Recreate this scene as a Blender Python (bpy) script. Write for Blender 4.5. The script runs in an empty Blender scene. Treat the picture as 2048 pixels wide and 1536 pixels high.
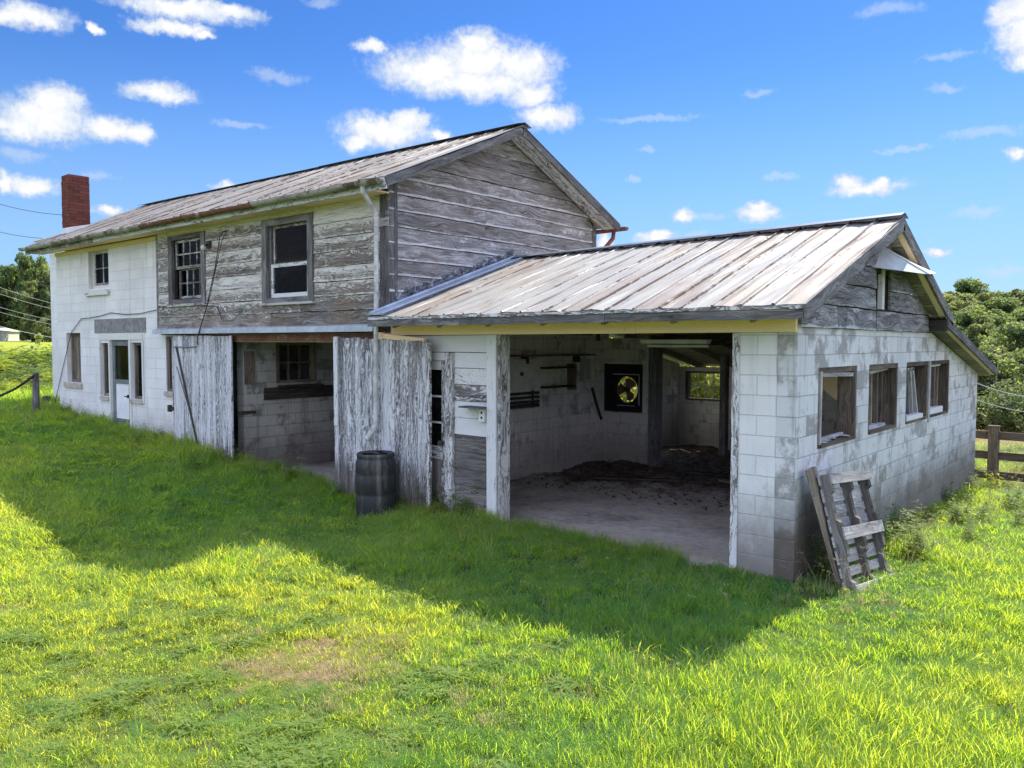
import bpy, bmesh, math, random
import numpy as np
from mathutils import Vector as V, Matrix, Euler

random.seed(7)
rng = np.random.default_rng(7)
sc = bpy.context.scene
C = sc.collection
R = math.radians

# ------------------------------------------------------------------ camera, sky, sun, exposure
cam_d = bpy.data.cameras.new('camera')
cam = bpy.data.objects.new('camera', cam_d)
C.objects.link(cam)
cR, cU, cF = V((.76525, .64373, .00163)), V((-.03369, .03752, .99873)), V((-.64285, .76434, -.05039))
mw = Matrix((cR, cU, -cF)).transposed().to_4x4()
mw.translation = V((2.916, -7.769, 2.347))
cam.matrix_world = mw
cam_d.sensor_width = 36
cam_d.lens = 1611.7 / 2048 * 36
cam_d.clip_end = 5000
sc.camera = cam
sc.render.engine = 'CYCLES'
sc.view_settings.view_transform = 'Standard'
sc.view_settings.look = 'None'
sc.view_settings.gamma = 1
sc.view_settings.use_curve_mapping = False
sc.view_settings.exposure = 1.15
sc.cycles.max_bounces = 8
sc.cycles.transparent_max_bounces = 12
sc.cycles.use_denoising = True
sc.cycles.denoising_prefilter = 'NONE'
sc.cycles.diffuse_bounces = 7

SUN_EL, SUN_AZ = 54.3, -1.0           # azimuth measured from +y towards +x
sun_d = bpy.data.lights.new('sun', 'SUN')
sun_d.energy = 5.0
sun_d.angle = R(.53)
sun_d.color = (1.0, .91, .74)
sun = bpy.data.objects.new('sun', sun_d)
C.objects.link(sun)
sdir = V((math.sin(R(SUN_AZ)) * math.cos(R(SUN_EL)), math.cos(R(SUN_AZ)) * math.cos(R(SUN_EL)), math.sin(R(SUN_EL))))
sun.rotation_euler = sdir.to_track_quat('Z', 'Y').to_euler()
sun.location = (0, 20, 30)


class NG:
    """small helper around a node tree"""
    def __init__(s, t):
        s.t = t

    def nd(s, typ, ins=None, **props):
        n = s.t.nodes.new(typ)
        for k, v in props.items():
            setattr(n, k, v)
        for k, v in (ins or {}).items():
            s.set(n.inputs[k], v)
        return n

    def set(s, sock, v):
        if isinstance(v, bpy.types.NodeSocket):
            s.t.links.new(v, sock)
        elif v is not None:
            if isinstance(v, (tuple, list)) and len(v) == 3 and sock.type == 'RGBA':
                v = (*v, 1)
            sock.default_value = v

    def m(s, op, a, b=None, c=None, clamp=False):
        n = s.nd('ShaderNodeMath', {0: a}, operation=op, use_clamp=clamp)
        if b is not None:
            s.set(n.inputs[1], b)
        if c is not None:
            s.set(n.inputs[2], c)
        return n.outputs[0]

    def vm(s, op, a, b=None):
        n = s.nd('ShaderNodeVectorMath', {0: a}, operation=op)
        if b is not None:
            if op == 'SCALE':
                s.set(n.inputs['Scale'], b)
            else:
                s.set(n.inputs[1], b)
        return n.outputs['Value' if op in ('LENGTH', 'DOT_PRODUCT', 'DISTANCE') else 'Vector']

    def mix(s, f, a, b, mode='MIX'):
        n = s.nd('ShaderNodeMix', data_type='RGBA', blend_type=mode, clamp_factor=True)
        s.set(n.inputs[0], f); s.set(n.inputs[6], a); s.set(n.inputs[7], b)
        return n.outputs[2]

    def noise(s, vec, scale=1., detail=4., rough=.6, dist=0., out=0):
        return s.nd('ShaderNodeTexNoise', {'Vector': vec, 'Scale': scale, 'Detail': detail, 'Roughness': rough, 'Distortion': dist}).outputs[out]

    def sstep(s, x, a, b, lo=0., hi=1.):
        return s.nd('ShaderNodeMapRange', {0: x, 1: a, 2: b, 3: lo, 4: hi}, interpolation_type='SMOOTHSTEP').outputs[0]

    def ramp(s, f, stops):
        n = s.nd('ShaderNodeValToRGB', {0: f})
        e = n.color_ramp.elements
        while len(e) < len(stops):
            e.new(.5)
        for el, (p, c) in zip(e, stops):
            el.position = p; el.color = (*c, 1) if len(c) == 3 else c
        return n.outputs[0]

    def sep(s, v):
        return s.nd('ShaderNodeSeparateXYZ', {0: v}).outputs

    def comb(s, x, y, z=0.):
        return s.nd('ShaderNodeCombineXYZ', {0: x, 1: y, 2: z}).outputs[0]

    def uv(s):
        return s.nd('ShaderNodeUVMap', uv_map='UVMap').outputs[0]

    def att(s, name, typ='GEOMETRY', out='Fac'):
        return s.nd('ShaderNodeAttribute', attribute_name=name, attribute_type=typ).outputs[out]

    def pos(s):
        return s.nd('ShaderNodeNewGeometry').outputs['Position']

    def bump(s, h, strength=.5, dist=.01):
        return s.nd('ShaderNodeBump', {'Height': h, 'Strength': strength, 'Distance': dist}).outputs[0]

    def finish(s, col, rough=.8, bump=None, metal=0., spec=.3, trans=None):
        b = s.nd('ShaderNodeBsdfPrincipled', {'Base Color': col, 'Roughness': rough, 'Metallic': metal, 'Specular IOR Level': spec})
        if bump is not None:
            s.set(b.inputs['Normal'], bump)
        o = s.nd('ShaderNodeOutputMaterial')
        sh = b.outputs[0]
        if trans is not None:
            t = s.nd('ShaderNodeBsdfTranslucent', {'Color': trans[1]})
            sh = s.nd('ShaderNodeMixShader', {0: trans[0], 1: sh, 2: t.outputs[0]}).outputs[0]
        s.t.links.new(sh, o.inputs[0])


def newmat(name):
    mt = bpy.data.materials.new(name)
    mt.use_nodes = True
    mt.node_tree.nodes.clear()
    return mt, NG(mt.node_tree)


# ---- world: Nishita sky with cumulus clouds fixed by azimuth and elevation
w = bpy.data.worlds.new('World')
sc.world = w
w.use_nodes = True
w.node_tree.nodes.clear()
g = NG(w.node_tree)
sky = g.nd('ShaderNodeTexSky', sky_type='NISHITA', sun_disc=False, sun_elevation=R(SUN_EL), sun_rotation=R(SUN_AZ),
           altitude=300, air_density=1.0, dust_density=.25, ozone_density=3.0)
dirv = g.vm('NORMALIZE', g.nd('ShaderNodeTexCoord').outputs['Generated'])
dx, dy, dz = g.sep(dirv)
az = g.m('MULTIPLY', g.m('ARCTAN2', dx, dy), 57.29578)
el = g.m('MULTIPLY', g.m('ARCSINE', dz), 57.29578)
skycol = g.nd('ShaderNodeHueSaturation', {'Saturation': 1.22, 'Value': 1.0, 'Color': sky.outputs[0]}).outputs[0]
skycol = g.mix(1.0, skycol, (.90 * .1757, .975 * .1757, 1.12 * .1757), 'MULTIPLY')
skycol = g.nd('ShaderNodeGamma', {'Color': skycol, 'Gamma': 1.25}).outputs[0]
skycol = g.vm('SCALE', skycol, .80 / .266)
ae = g.comb(az, el, 0)
wn = g.noise(ae, .55, 4, .58, out=1)
warp = g.vm('SCALE', g.vm('SUBTRACT', wn, (.5, .5, .5)), 2.1)
wn2 = g.noise(ae, 2.4, 3, .55, out=1)
warp = g.vm('ADD', warp, g.vm('SCALE', g.vm('SUBTRACT', wn2, (.5, .5, .5)), .5))
warp = g.vm('MULTIPLY', warp, (1.0, .62, 0))
aew = g.vm('ADD', ae, warp)
SOLID = [(-42.7,19.0,3.8,1.5),(-45.8,18.3,3.8,1.3),(-39.5,18.6,2.5,1.3),(-42.7,17.5,5.2,0.9),(-42.5,20.1,1.9,0.8),(-38.8,16.8,1.9,0.8),(-49.7,19.5,1.1,0.4),(-48.9,14.4,3.2,1.0),(-47.2,15.1,1.7,0.7),(-50.6,13.6,1.4,0.6),(-45.0,14.1,1.0,0.3),(-37.6,15.4,2.0,0.8),(-69.8,13.4,2.7,1.2),(-69.3,14.4,1.7,0.9),(-71.1,12.7,1.6,0.7),(-66.3,13.2,2.0,0.7),(-64.8,13.1,0.9,0.6),(-63.4,15.6,2.1,0.6),(-70.4,18.8,2.1,0.6),(-71.5,18.5,1.3,0.5),(-67.0,18.8,0.5,0.2),(-61.8,20.6,4.0,0.6),(-62.7,19.5,2.4,0.4),(-59.0,20.8,1.9,0.4),(-60.9,19.3,0.9,0.2),(-70.6,9.4,1.6,0.5),(-72.0,9.4,0.5,0.5),(-66.3,8.4,0.8,0.3),(-59.5,10.3,0.9,0.3),(-8.1,17.7,1.5,1.3),(-8.6,19.1,1.4,0.8),(-8.0,16.5,1.1,0.7),(-16.5,10.0,2.2,0.4),(-17.7,10.4,0.8,0.5),(-15.6,10.2,0.9,0.4),(-23.1,8.6,1.5,0.5),(-23.3,9.0,0.8,0.3),(-28.0,8.8,0.7,0.4),(-30.1,7.5,1.3,0.4),(-29.5,7.7,0.6,0.3),(-8.4,11.3,0.6,0.3),(-33.7,7.0,0.5,0.8),(-12.4,5.7,0.7,0.2)]
FAINT = [(-12.2,17.1,1.9,0.2),(-26.4,8.6,1.3,0.3),(-30.5,13.2,0.4,0.2),(-23.3,16.3,1.1,0.2),(-12.2,15.4,1.1,0.3),(-10.0,12.6,2.4,0.3),(-14.4,12.1,2.0,0.1),(-10.2,8.0,1.4,0.3),(-31.6,11.3,0.6,0.2),(-21.9,11.0,1.4,0.2),(-30.5,15.1,3.7,0.2),(-55.9,17.3,2.0,0.4),(-71.2,11.1,1.6,0.4),(-15.5,20.2,2.0,0.4),(-9.0,4.5,1.5,0.3),(-20.5,5.6,2.8,0.2),(-27.4,7.4,1.0,0.2),(-58.6,14.2,1.9,0.2),(-53.2,21.9,1.3,0.3),(-67.2,10.4,1.1,0.3)]


def blobs(vec, lst, grow):
    acc = None
    for a, e, ra, re in lst:
        l = g.vm('LENGTH', g.vm('MULTIPLY', g.vm('SUBTRACT', vec, (a, e, 0)), (1 / (ra * grow), 1 / (re * grow + .08), 0)))
        f = g.m('SUBTRACT', 1, l)
        acc = f if acc is None else g.m('MAXIMUM', acc, f)
    return acc


fs = blobs(aew, SOLID, 1.18)
ff = blobs(aew, FAINT, 1.2)
fine = g.noise(ae, 2.6, 3, .55)
cl1 = g.sstep(g.m('ADD', fs, g.m('MULTIPLY', g.m('SUBTRACT', fine, .5), .55)), -.16, .56)
cl2 = g.m('MULTIPLY', g.sstep(g.m('ADD', ff, g.m('MULTIPLY', g.m('SUBTRACT', fine, .5), .9)), 0, .8), .42)
# unseen bright cumulus added beside and behind the camera to fill the shaded walls
front = g.vm('DOT_PRODUCT', dirv, (-.643, .764, 0))
bn = g.noise(dirv, 2.3, 6, .6)
bmask = g.m('MULTIPLY', g.m('MULTIPLY', g.sstep(bn, .36, .50), g.sstep(dz, .85, .60)), g.m('MULTIPLY', g.sstep(front, .35, .05), g.sstep(dz, .02, .12)))
shade_n = g.noise(aew, .8, 4, .6)
lowlit = g.sstep(g.m('ADD', g.m('ADD', fs, g.m('MULTIPLY', g.m('SUBTRACT', shade_n, .5), 1.3)), g.m('MULTIPLY', g.m('SUBTRACT', fine, .5), .5)), .12, .95)
ccol = g.mix(lowlit, (2.60, 2.95, 3.5), (3.95, 3.95, 4.0))
ccol2 = (6.0, 6.2, 8.3)
hz = g.sstep(el, 20, 2, .04, .75)
col = g.mix(hz, skycol, (1.40, 2.32, 3.6))
col = g.mix(cl2, col, ccol)
col = g.mix(cl1, col, ccol)
col = g.mix(bmask, col, ccol2)
zen = g.m('MULTIPLY', g.sstep(dz, .62, .85), g.sstep(bn, .3, .55, .45, 1.))
col = g.mix(zen, col, (4.0, 5.8, 8.6))  # bright veil overhead, out of view, added to lift the light on the grass
bg = g.nd('ShaderNodeBackground', {'Color': col, 'Strength': .12})
g.t.links.new(bg.outputs[0], g.nd('ShaderNodeOutputWorld').inputs[0])


# ------------------------------------------------------------------ materials
def wood(name, dark, mid, light, paint=None, bias=0., vtop=0., vbot=0., patch=1.0, mould=.4, ustretch=1., bstr=.6, pfine=1.0, pv=8, ubot=0., prnd=.2, film=False, brown=0.):
    """weathered timber: grain runs along u, paint survives in flakes"""
    mt, g = newmat(name)
    u, v, _ = g.sep(g.uv())
    rnd = g.att('rnd')
    off = g.m('MULTIPLY', rnd, 91.7)
    wob = g.m('MULTIPLY', g.noise(g.comb(g.m('MULTIPLY', u, 1.3), g.m('MULTIPLY', v, 3.5), off), 1.3, 3, .5), .30)
    v2 = g.m('ADD', v, wob)
    gv = g.comb(g.m('MULTIPLY', u, 1.1 * ustretch), g.m('MULTIPLY', v2, 30), off)
    grain = g.noise(gv, 1.6, 6, .68)
    big = g.noise(g.comb(g.m('MULTIPLY', u, 1.0), g.m('MULTIPLY', v, 4), off), 1.7, 4, .6)
    f = g.m('ADD', g.m('MULTIPLY', grain, .75), g.m('MULTIPLY', big, .25))
    col = g.ramp(f, [(.34, dark), (.5, mid), (.66, light)])
    bri = g.m('ADD', .72, g.m('MULTIPLY', g.m('FRACT', g.m('MULTIPLY', rnd, 7.31)), .5))
    col = g.mix(1, col, g.comb(bri, bri, bri), 'MULTIPLY')
    crack = g.sstep(grain, .37, .31)
    col = g.mix(g.m('MULTIPLY', crack, .75), col, (.02, .018, .016))
    mo = g.sstep(g.noise(g.pos(), 1.3, 5, .65), .52, .68)
    col = g.mix(g.m('MULTIPLY', mo, mould), col, (.045, .04, .036))
    if brown:
        bn_ = g.sstep(g.noise(g.pos(), .8, 4, .6), .42, .62, 0, brown)
        col = g.mix(bn_, col, g.mix(grain, (.06, .035, .02), (.34, .25, .18)))
    h = grain
    if paint is not None:
        pn = g.noise(g.comb(g.m('MULTIPLY', u, 1.6 * ustretch), g.m('MULTIPLY', v2, pv), off), 1.5 * patch, 8, .76)
        pf = g.noise(g.comb(g.m('MULTIPLY', u, 9), g.m('MULTIPLY', v2, 46), off), 1.6, 4, .7)
        pm = g.m('ADD', g.m('MULTIPLY', pn, 1.0), g.m('MULTIPLY', g.m('SUBTRACT', pf, .5), .42 * pfine))
        pm = g.m('ADD', pm, g.m('MULTIPLY', g.m('SUBTRACT', rnd, .5), prnd))
        pm = g.m('ADD', pm, g.m('MULTIPLY', v, vtop))
        if vbot:
            pm = g.m('ADD', pm, g.m('MULTIPLY', g.sstep(v, .05, .0), vbot))
        if ubot:
            pm = g.m('SUBTRACT', pm, g.m('ADD', g.sstep(u, .75, .05, 0, ubot), g.sstep(u, 2.15, 2.3, 0, ubot * .12)))
            brn = g.sstep(g.m('ADD', u, g.m('MULTIPLY', big, .5)), .75, .2)
            col = g.mix(g.m('MULTIPLY', brn, .7), col, (.075, .055, .045))
        pm = g.m('ADD', pm, g.att('pb'))
        if film:
            pm = g.m('MULTIPLY', g.sstep(g.m('ADD', pm, bias), .45, .62), g.sstep(grain, .30, .52, .35, 1.))
        else:
            pm = g.sstep(g.m('ADD', pm, bias), .49, .58)
        pc = g.mix(g.m('MULTIPLY', big, .5), paint, tuple(c * .72 for c in paint))
        pc = g.mix(g.sstep(pf, .55, .75, 0, .25), pc, (.25, .23, .21))
        col = g.mix(pm, col, pc)
        h = g.m('ADD', g.m('MULTIPLY', grain, .6), g.m('MULTIPLY', pm, .5))
    g.finish(col, .85, g.bump(h, bstr, .012), spec=.15)
    return mt


def block(name, c1, c2, bare, barebias, mort, streak=.5, grime=.5, mortdark=.25, bstr=.75, damp_shade=False):
    """hollow concrete block laid in running bond under worn paint"""
    mt, g = newmat(name)
    uv = g.uv()
    u, v, _ = g.sep(uv)
    wv = g.vm('ADD', uv, g.vm('SCALE', g.vm('SUBTRACT', g.noise(uv, 3, 3, .6, out=1), (.5, .5, .5)), .012))
    br = g.nd('ShaderNodeTexBrick', {'Vector': wv, 'Color1': (0, 0, 0, 1), 'Color2': (1, 1, 1, 1), 'Mortar': (.5, .5, .5, 1), 'Scale': 1., 'Mortar Size': .007,
              'Mortar Smooth': .6, 'Brick Width': .405, 'Row Height': .203, 'Bias': 0.}, offset=.5)
    per = br.outputs['Color']
    fac = br.outputs['Fac']
    big = g.noise(g.pos(), .9, 6, .62)
    fine = g.noise(g.pos(), 22, 5, .7)
    col = g.mix(per, c1, c2)
    col = g.mix(g.sstep(big, .4, .65, 0, .35), col, tuple(x * .7 for x in c1))
    bm = g.m('ADD', g.noise(g.pos(), 2.3, 6, .7), g.m('MULTIPLY', g.m('SUBTRACT', per, .5), .20))
    bm = g.sstep(g.m('ADD', bm, barebias), .5, .62)
    barec = g.mix(per, bare, tuple(x * .72 for x in bare))
    col = g.mix(g.m('MULTIPLY', bm, .85), col, barec)
    st = g.noise(g.comb(g.m('MULTIPLY', u, 9), g.m('MULTIPLY', v, .5), 3.), 1.2, 5, .65)
    col = g.mix(g.sstep(st, .52, .72, 0, streak), col, tuple(x * .45 for x in bare))
    z = g.sep(g.pos())[2]
    gz = g.m('SUBTRACT', g.m('ADD', z, g.m('MULTIPLY', g.noise(g.pos(), 2.6, 6, .7), -.9)), 0)
    col = g.mix(g.sstep(gz, .62, -.35, 0, grime), col, (.13, .115, .10))
    if damp_shade:
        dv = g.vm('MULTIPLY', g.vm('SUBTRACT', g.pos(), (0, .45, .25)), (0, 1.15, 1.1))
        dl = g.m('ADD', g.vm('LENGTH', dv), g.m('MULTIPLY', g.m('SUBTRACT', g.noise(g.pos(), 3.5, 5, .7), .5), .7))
        col = g.mix(g.sstep(dl, .95, .35, 0, .85), col, (.085, .065, .052))  # brown damp stain that also paints in the shadow behind the leaning pallet
    spots = g.sstep(g.noise(g.pos(), 9, 4, .7), .66, .74)
    col = g.mix(g.m('MULTIPLY', spots, .5), col, tuple(x * .4 for x in bare))
    col = g.mix(g.m('MULTIPLY', fac, mortdark), col, mort)
    h = g.m('ADD', g.m('MULTIPLY', fac, -1.2), g.m('MULTIPLY', fine, .5))
    g.finish(col, .9, g.bump(h, bstr, .01), spec=.12)
    return mt


def metalroof(name, base, rust, light_rust, rbias=0., rough=.5):
    mt, g = newmat(name)
    u, v, _ = g.sep(g.uv())
    rnd = g.att('rnd')
    off = g.m('MULTIPLY', rnd, 37.)
    st = g.noise(g.comb(g.m('MULTIPLY', u, .8), g.m('MULTIPLY', v, 13), off), 1.4, 6, .7)
    big = g.noise(g.comb(g.m('MULTIPLY', u, 1.0), g.m('MULTIPLY', v, 1.6), 0.), .9, 5, .6)
    col = g.mix(big, base, tuple(x * .72 for x in base))
    lr = g.sstep(g.m('ADD', g.m('ADD', g.m('ADD', st, g.sstep(rnd, .45, .95, -.05, .13)), g.m('MULTIPLY', g.m('SUBTRACT', big, .5), 1.1)), rbias), .50, .72)
    col = g.mix(g.m('MULTIPLY', lr, .6), col, light_rust)
    spk = g.noise(g.comb(g.m('MULTIPLY', u, 5), g.m('MULTIPLY', v, 30), off), 1.5, 4, .7)
    hr = g.m('ADD', g.m('ADD', spk, g.m('MULTIPLY', g.m('SUBTRACT', st, .5), .7)), rbias)
    rr = g.m('ADD', hr, g.m('MULTIPLY', g.att('pb'), 1.0))
    dk = g.sstep(rr, .66, .74)
    col = g.mix(g.m('MULTIPLY', dk, .9), col, rust)
    rg = g.m('ADD', rough, g.m('MULTIPLY', dk, .35))
    g.finish(col, rg, g.bump(g.m('ADD', st, g.m('MULTIPLY', big, 3.)), .25, .01), metal=.0, spec=.35)
    return mt


def plain(name, col, rough=.7, var=.3, scale=6., metal=0., spec=.3, dirt=None, dirtbias=0., bstr=.2):
    mt, g = newmat(name)
    n = g.noise(g.pos(), scale, 6, .68)
    c = g.mix(g.sstep(n, .3, .7), tuple(x * (1 - var) for x in col), tuple(min(1, x * (1 + var * .5)) for x in col))
    if dirt is not None:
        n2 = g.noise(g.pos(), scale * .55, 6, .72, .4)
        c = g.mix(g.sstep(g.m('ADD', n2, dirtbias), .5, .62), c, dirt)
    g.finish(c, rough, g.bump(n, bstr, .006), metal=metal, spec=spec)
    return mt


def glassmat(name, tint=(.62, .66, .66), dirty=.02):
    mt, g = newmat(name)
    tr = g.nd('ShaderNodeBsdfTransparent', {'Color': (*tint, 1)})
    gl = g.nd('ShaderNodeBsdfGlossy', {'Color': (.9, .9, .9, 1), 'Roughness': .06})
    df = g.nd('ShaderNodeBsdfDiffuse', {'Color': (.35, .34, .3, 1)})
    fr = g.nd('ShaderNodeFresnel', {'IOR': 1.45})
    n = g.sstep(g.noise(g.pos(), 5, 5, .7), .45, .75, 0, dirty)
    a = g.nd('ShaderNodeMixShader', {0: n, 1: tr.outputs[0], 2: df.outputs[0]})
    b = g.nd('ShaderNodeMixShader', {0: g.m('MULTIPLY', g.m('MULTIPLY', fr.outputs[0], .16), g.m('SUBTRACT', 1, g.nd('ShaderNodeNewGeometry').outputs['Backfacing'])), 1: a.outputs[0], 2: gl.outputs[0]})
    g.t.links.new(b.outputs[0], g.nd('ShaderNodeOutputMaterial').inputs[0])
    return mt


def foliage(name, ca, cb, tra, trb, tf=.45, inst=False):
    mt, g = newmat(name)
    r = g.att('rnd')
    if inst:
        t = g.att('tint', 'INSTANCER')
        f = g.m('ADD', g.m('MULTIPLY', t, .62), g.m('MULTIPLY', r, .38))
    else:
        f = r
    col = g.mix(f, ca, cb)
    tr = g.mix(f, tra, trb)
    g.finish(col, .6, spec=.18, trans=(tf, tr))
    return mt


M = {}
GREY = ((.05, .046, .044), (.15, .145, .145), (.30, .295, .30))
M['siding'] = wood('weathered siding', (.035, .029, .024), (.185, .168, .152), (.45, .43, .41), (.68, .655, .60), bias=-.125, vtop=1.3, vbot=.20, patch=1.7, prnd=.12, film=True, brown=.55, mould=.4, pfine=1.6, pv=14, bstr=.9)
M['gable_siding'] = wood('grey gable siding', (.055, .05, .05), (.235, .228, .23), (.48, .47, .475), (.64, .635, .64), bias=-.16, film=True, brown=.3, vtop=.35, vbot=.38, mould=.3)
M['shed_gable'] = wood('shed gable siding', (.03, .029, .03), (.18, .18, .185), (.40, .41, .44), (.60, .62, .66), bias=-.12, film=True, vtop=.3, vbot=.2, mould=.5)
M['door_planks'] = wood('flaking door planks', (.045, .038, .036), (.155, .145, .145), (.32, .305, .31), (.68, .69, .72), bias=.085, prnd=.14, film=True, patch=.8, mould=.25, ustretch=.55, pfine=1.7, pv=26, ubot=.34, bstr=.9)
M['grey_wood'] = wood('bare grey timber', *GREY, (.5, .49, .46), bias=-.19, mould=.45)
M['pale_grey_wood'] = wood('pale grey timber', (.15, .145, .145), (.34, .335, .345), (.52, .515, .53), None, mould=.2)
M['dark_wood'] = wood('dark rotten timber', (.018, .015, .013), (.05, .042, .036), (.11, .095, .082), None, mould=.5)
M['deck_wood'] = wood('roof boards', (.12, .10, .08), (.28, .24, .20), (.42, .37, .32), None, mould=.2)
M['lining_wood'] = wood('lining timber', (.035, .028, .022), (.11, .088, .07), (.21, .175, .145), None, mould=.4)
M['brown_wood'] = wood('brown old timber', (.06, .048, .038), (.17, .14, .11), (.30, .26, .215), None, mould=.3)
M['white_paint'] = wood('peeling white paint', (.07, .06, .055), (.2, .185, .175), (.34, .32, .31), (.70, .70, .66), bias=.22, vtop=.2, mould=.2)
M['white_half'] = wood('half peeled white paint', (.06, .05, .046), (.17, .155, .15), (.3, .285, .28), (.66, .67, .68), bias=.04, patch=1.3, mould=.25, pfine=1.7, pv=14)
M['cream_bounce_paint'] = wood('bounce warmed cream timber', (.1, .08, .06), (.25, .21, .16), (.38, .33, .26), (.95, .71, .45), bias=.40, mould=.12)  # cream paint deepened to hold the yellow bounce light under the eaves
M['block_white'] = block('white painted block', (.72, .71, .70), (.78, .775, .765), (.34, .33, .31), -.19, (.45, .44, .43), streak=.26, grime=.85, mortdark=.22, bstr=.5)
M['block_pillar'] = block('pillar block', (.68, .69, .69), (.73, .74, .745), (.42, .42, .41), -.17, (.52, .52, .51), streak=.2, grime=.85, mortdark=.25)
M['block_gable'] = block('worn gable block', (.56, .575, .59), (.67, .685, .695), (.34, .335, .325), .0, (.30, .31, .31), streak=.45, grime=.9, mortdark=.3, bstr=.8, damp_shade=True)
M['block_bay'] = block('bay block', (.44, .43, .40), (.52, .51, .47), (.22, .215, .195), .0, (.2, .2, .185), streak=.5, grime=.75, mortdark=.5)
M['block_inside'] = block('inside block', (.70, .665, .625), (.80, .765, .72), (.40, .37, .335), -.06, (.36, .35, .34), streak=.4, grime=.6, mortdark=.5)
M['brick'] = None
M['roof_shed'] = metalroof('shed roof metal', (.25, .243, .24), (.05, .026, .019), (.155, .108, .085), .035)
M['roof_barn'] = metalroof('barn roof metal', (.235, .222, .217), (.06, .03, .022), (.15, .108, .09), -.01)
M['ridge'] = plain('ridge cap metal', (.12, .15, .22), .42, .35, 3, metal=.55)  # galvanised metal with the cap's shade put into the dark blue colour
M['flashing'] = plain('flashing metal', (.42, .47, .55), .4, .25, 4, metal=.4)
M['lead'] = plain('grey strip metal', (.45, .49, .55), .5, .25, 5, metal=.15)
M['tar'] = plain('roof tar', (.10, .105, .12), .7, .5, 12, bstr=.9, dirt=(.30, .32, .36), dirtbias=.0)
M['rust'] = plain('rusted iron', (.17, .075, .045), .85, .45, 9, dirt=(.32, .26, .2), dirtbias=-.06)
M['gutter'] = plain('stained gutter', (.36, .34, .29), .7, .35, 5, dirt=(.10, .075, .045), dirtbias=.02)
M['gutter_rust'] = plain('rusty gutter', (.17, .08, .045), .85, .4, 6, dirt=(.42, .36, .28), dirtbias=-.04)
M['red_gutter'] = plain('red brown gutter', (.22, .07, .06), .7, .35, 6)
M['pipe_white'] = plain('white downpipe', (.52, .52, .52), .6, .35, 7, dirt=(.22, .19, .16), dirtbias=-.03)
M['iron'] = plain('dark iron', (.06, .055, .05), .7, .4, 10, metal=.3)
M['cable'] = plain('black cable', (.03, .03, .03), .6, .2)
M['concrete'] = None
M['green_paint'] = plain('green grey paint', (.16, .19, .19), .65, .35, 8, dirt=(.3, .29, .27), dirtbias=-.08)
M['door_white'] = plain('white door panel', (.74, .75, .77), .6, .12, 4, dirt=(.20, .25, .30), dirtbias=-.15)
M['lintel'] = plain('bare lintel concrete', (.25, .24, .235), .9, .35, 7, dirt=(.6, .6, .58), dirtbias=-.12)
M['sill'] = plain('old sill', (.48, .43, .38), .85, .35, 7, dirt=(.24, .15, .1), dirtbias=-.05)
M['metal_white'] = plain('white metal', (.62, .62, .60), .5, .2, 4)
M['grey_metal'] = plain('grey hood metal', (.42, .45, .46), .5, .2, 4, metal=.2)
M['galv_light'] = plain('pale hood metal', (.66, .68, .68), .45, .15, 4)
M['glass'] = glassmat('dusty glass')
M['dark_void'] = plain('dark boards', (.035, .032, .03), .9, .4, 3)
M['plastic'] = None
M['litter'] = plain('dry litter', (.10, .075, .055), .95, .6, 14, bstr=1.0, dirt=(.035, .028, .022), dirtbias=.02)
M['fan_blade'] = plain('brown fan blade', (.22, .13, .11), .5, .2, 5, metal=.3)
M['socket'] = plain('socket plate', (.7, .7, .68), .5, .1)
M['black'] = plain('black', (.012, .012, .012), .6, .1)
M['bark'] = plain('bark', (.09, .07, .055), .9, .5, 3)
M['stringer_wood'] = wood('dark pallet timber', (.05, .045, .042), (.13, .12, .112), (.24, .225, .21), None, mould=.3)
M['post_wood'] = wood('brown fence timber', (.045, .033, .026), (.11, .085, .065), (.2, .16, .13), None, mould=.3)
M['wire'] = plain('bare conductor', (.55, .56, .56), .5, .1)
M['wire_dark'] = plain('dark conductor', (.12, .14, .17), .6, .1)

mt, g = newmat('chimney brick')
uv = g.uv()
br = g.nd('ShaderNodeTexBrick', {'Vector': uv, 'Color1': (.20, .06, .045, 1), 'Color2': (.11, .035, .03, 1), 'Mortar': (.16, .11, .10, 1), 'Scale': 1., 'Mortar Size': .006,
          'Mortar Smooth': .4, 'Brick Width': .21, 'Row Height': .072}, offset=.5)
col = g.mix(g.sstep(g.noise(g.pos(), 7, 5, .7), .5, .75, 0, .6), br.outputs[0], (.06, .035, .03))
g.finish(col, .9, g.bump(g.m('ADD', g.m('MULTIPLY', br.outputs['Fac'], -1.), g.noise(g.pos(), 30, 4, .7)), .8, .015), spec=.1)
M['brick'] = mt

mt, g = newmat('shed floor concrete')
p = g.pos()
n1 = g.noise(p, .9, 6, .65, .3)
n2 = g.noise(p, 9, 6, .72)
col = g.ramp(g.m('ADD', g.m('MULTIPLY', n1, .6), g.m('MULTIPLY', n2, .4)), [(.34, (.17, .15, .135)), (.5, (.42, .385, .355)), (.66, (.60, .565, .53))])
y_ = g.sep(p)[1]
x_ = g.sep(p)[0]
soil = g.sstep(g.m('ADD', g.m('MULTIPLY', y_, .35), g.m('MULTIPLY', n1, 2.4)), 2.05, 2.75)
col = g.mix(soil, col, g.mix(g.sstep(n2, .35, .65), (.04, .032, .026), (.15, .12, .095)))
red = g.sstep(g.m('ADD', g.m('MULTIPLY', y_, -1.), g.m('MULTIPLY', n1, .8)), -.5, .2, 0, .5)
col = g.mix(red, col, (.30, .20, .14))
g.finish(col, .92, g.bump(g.m('ADD', n2, g.m('MULTIPLY', soil, g.noise(p, 25, 4, .7))), .9, .03), spec=.1)
M['concrete'] = mt

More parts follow.
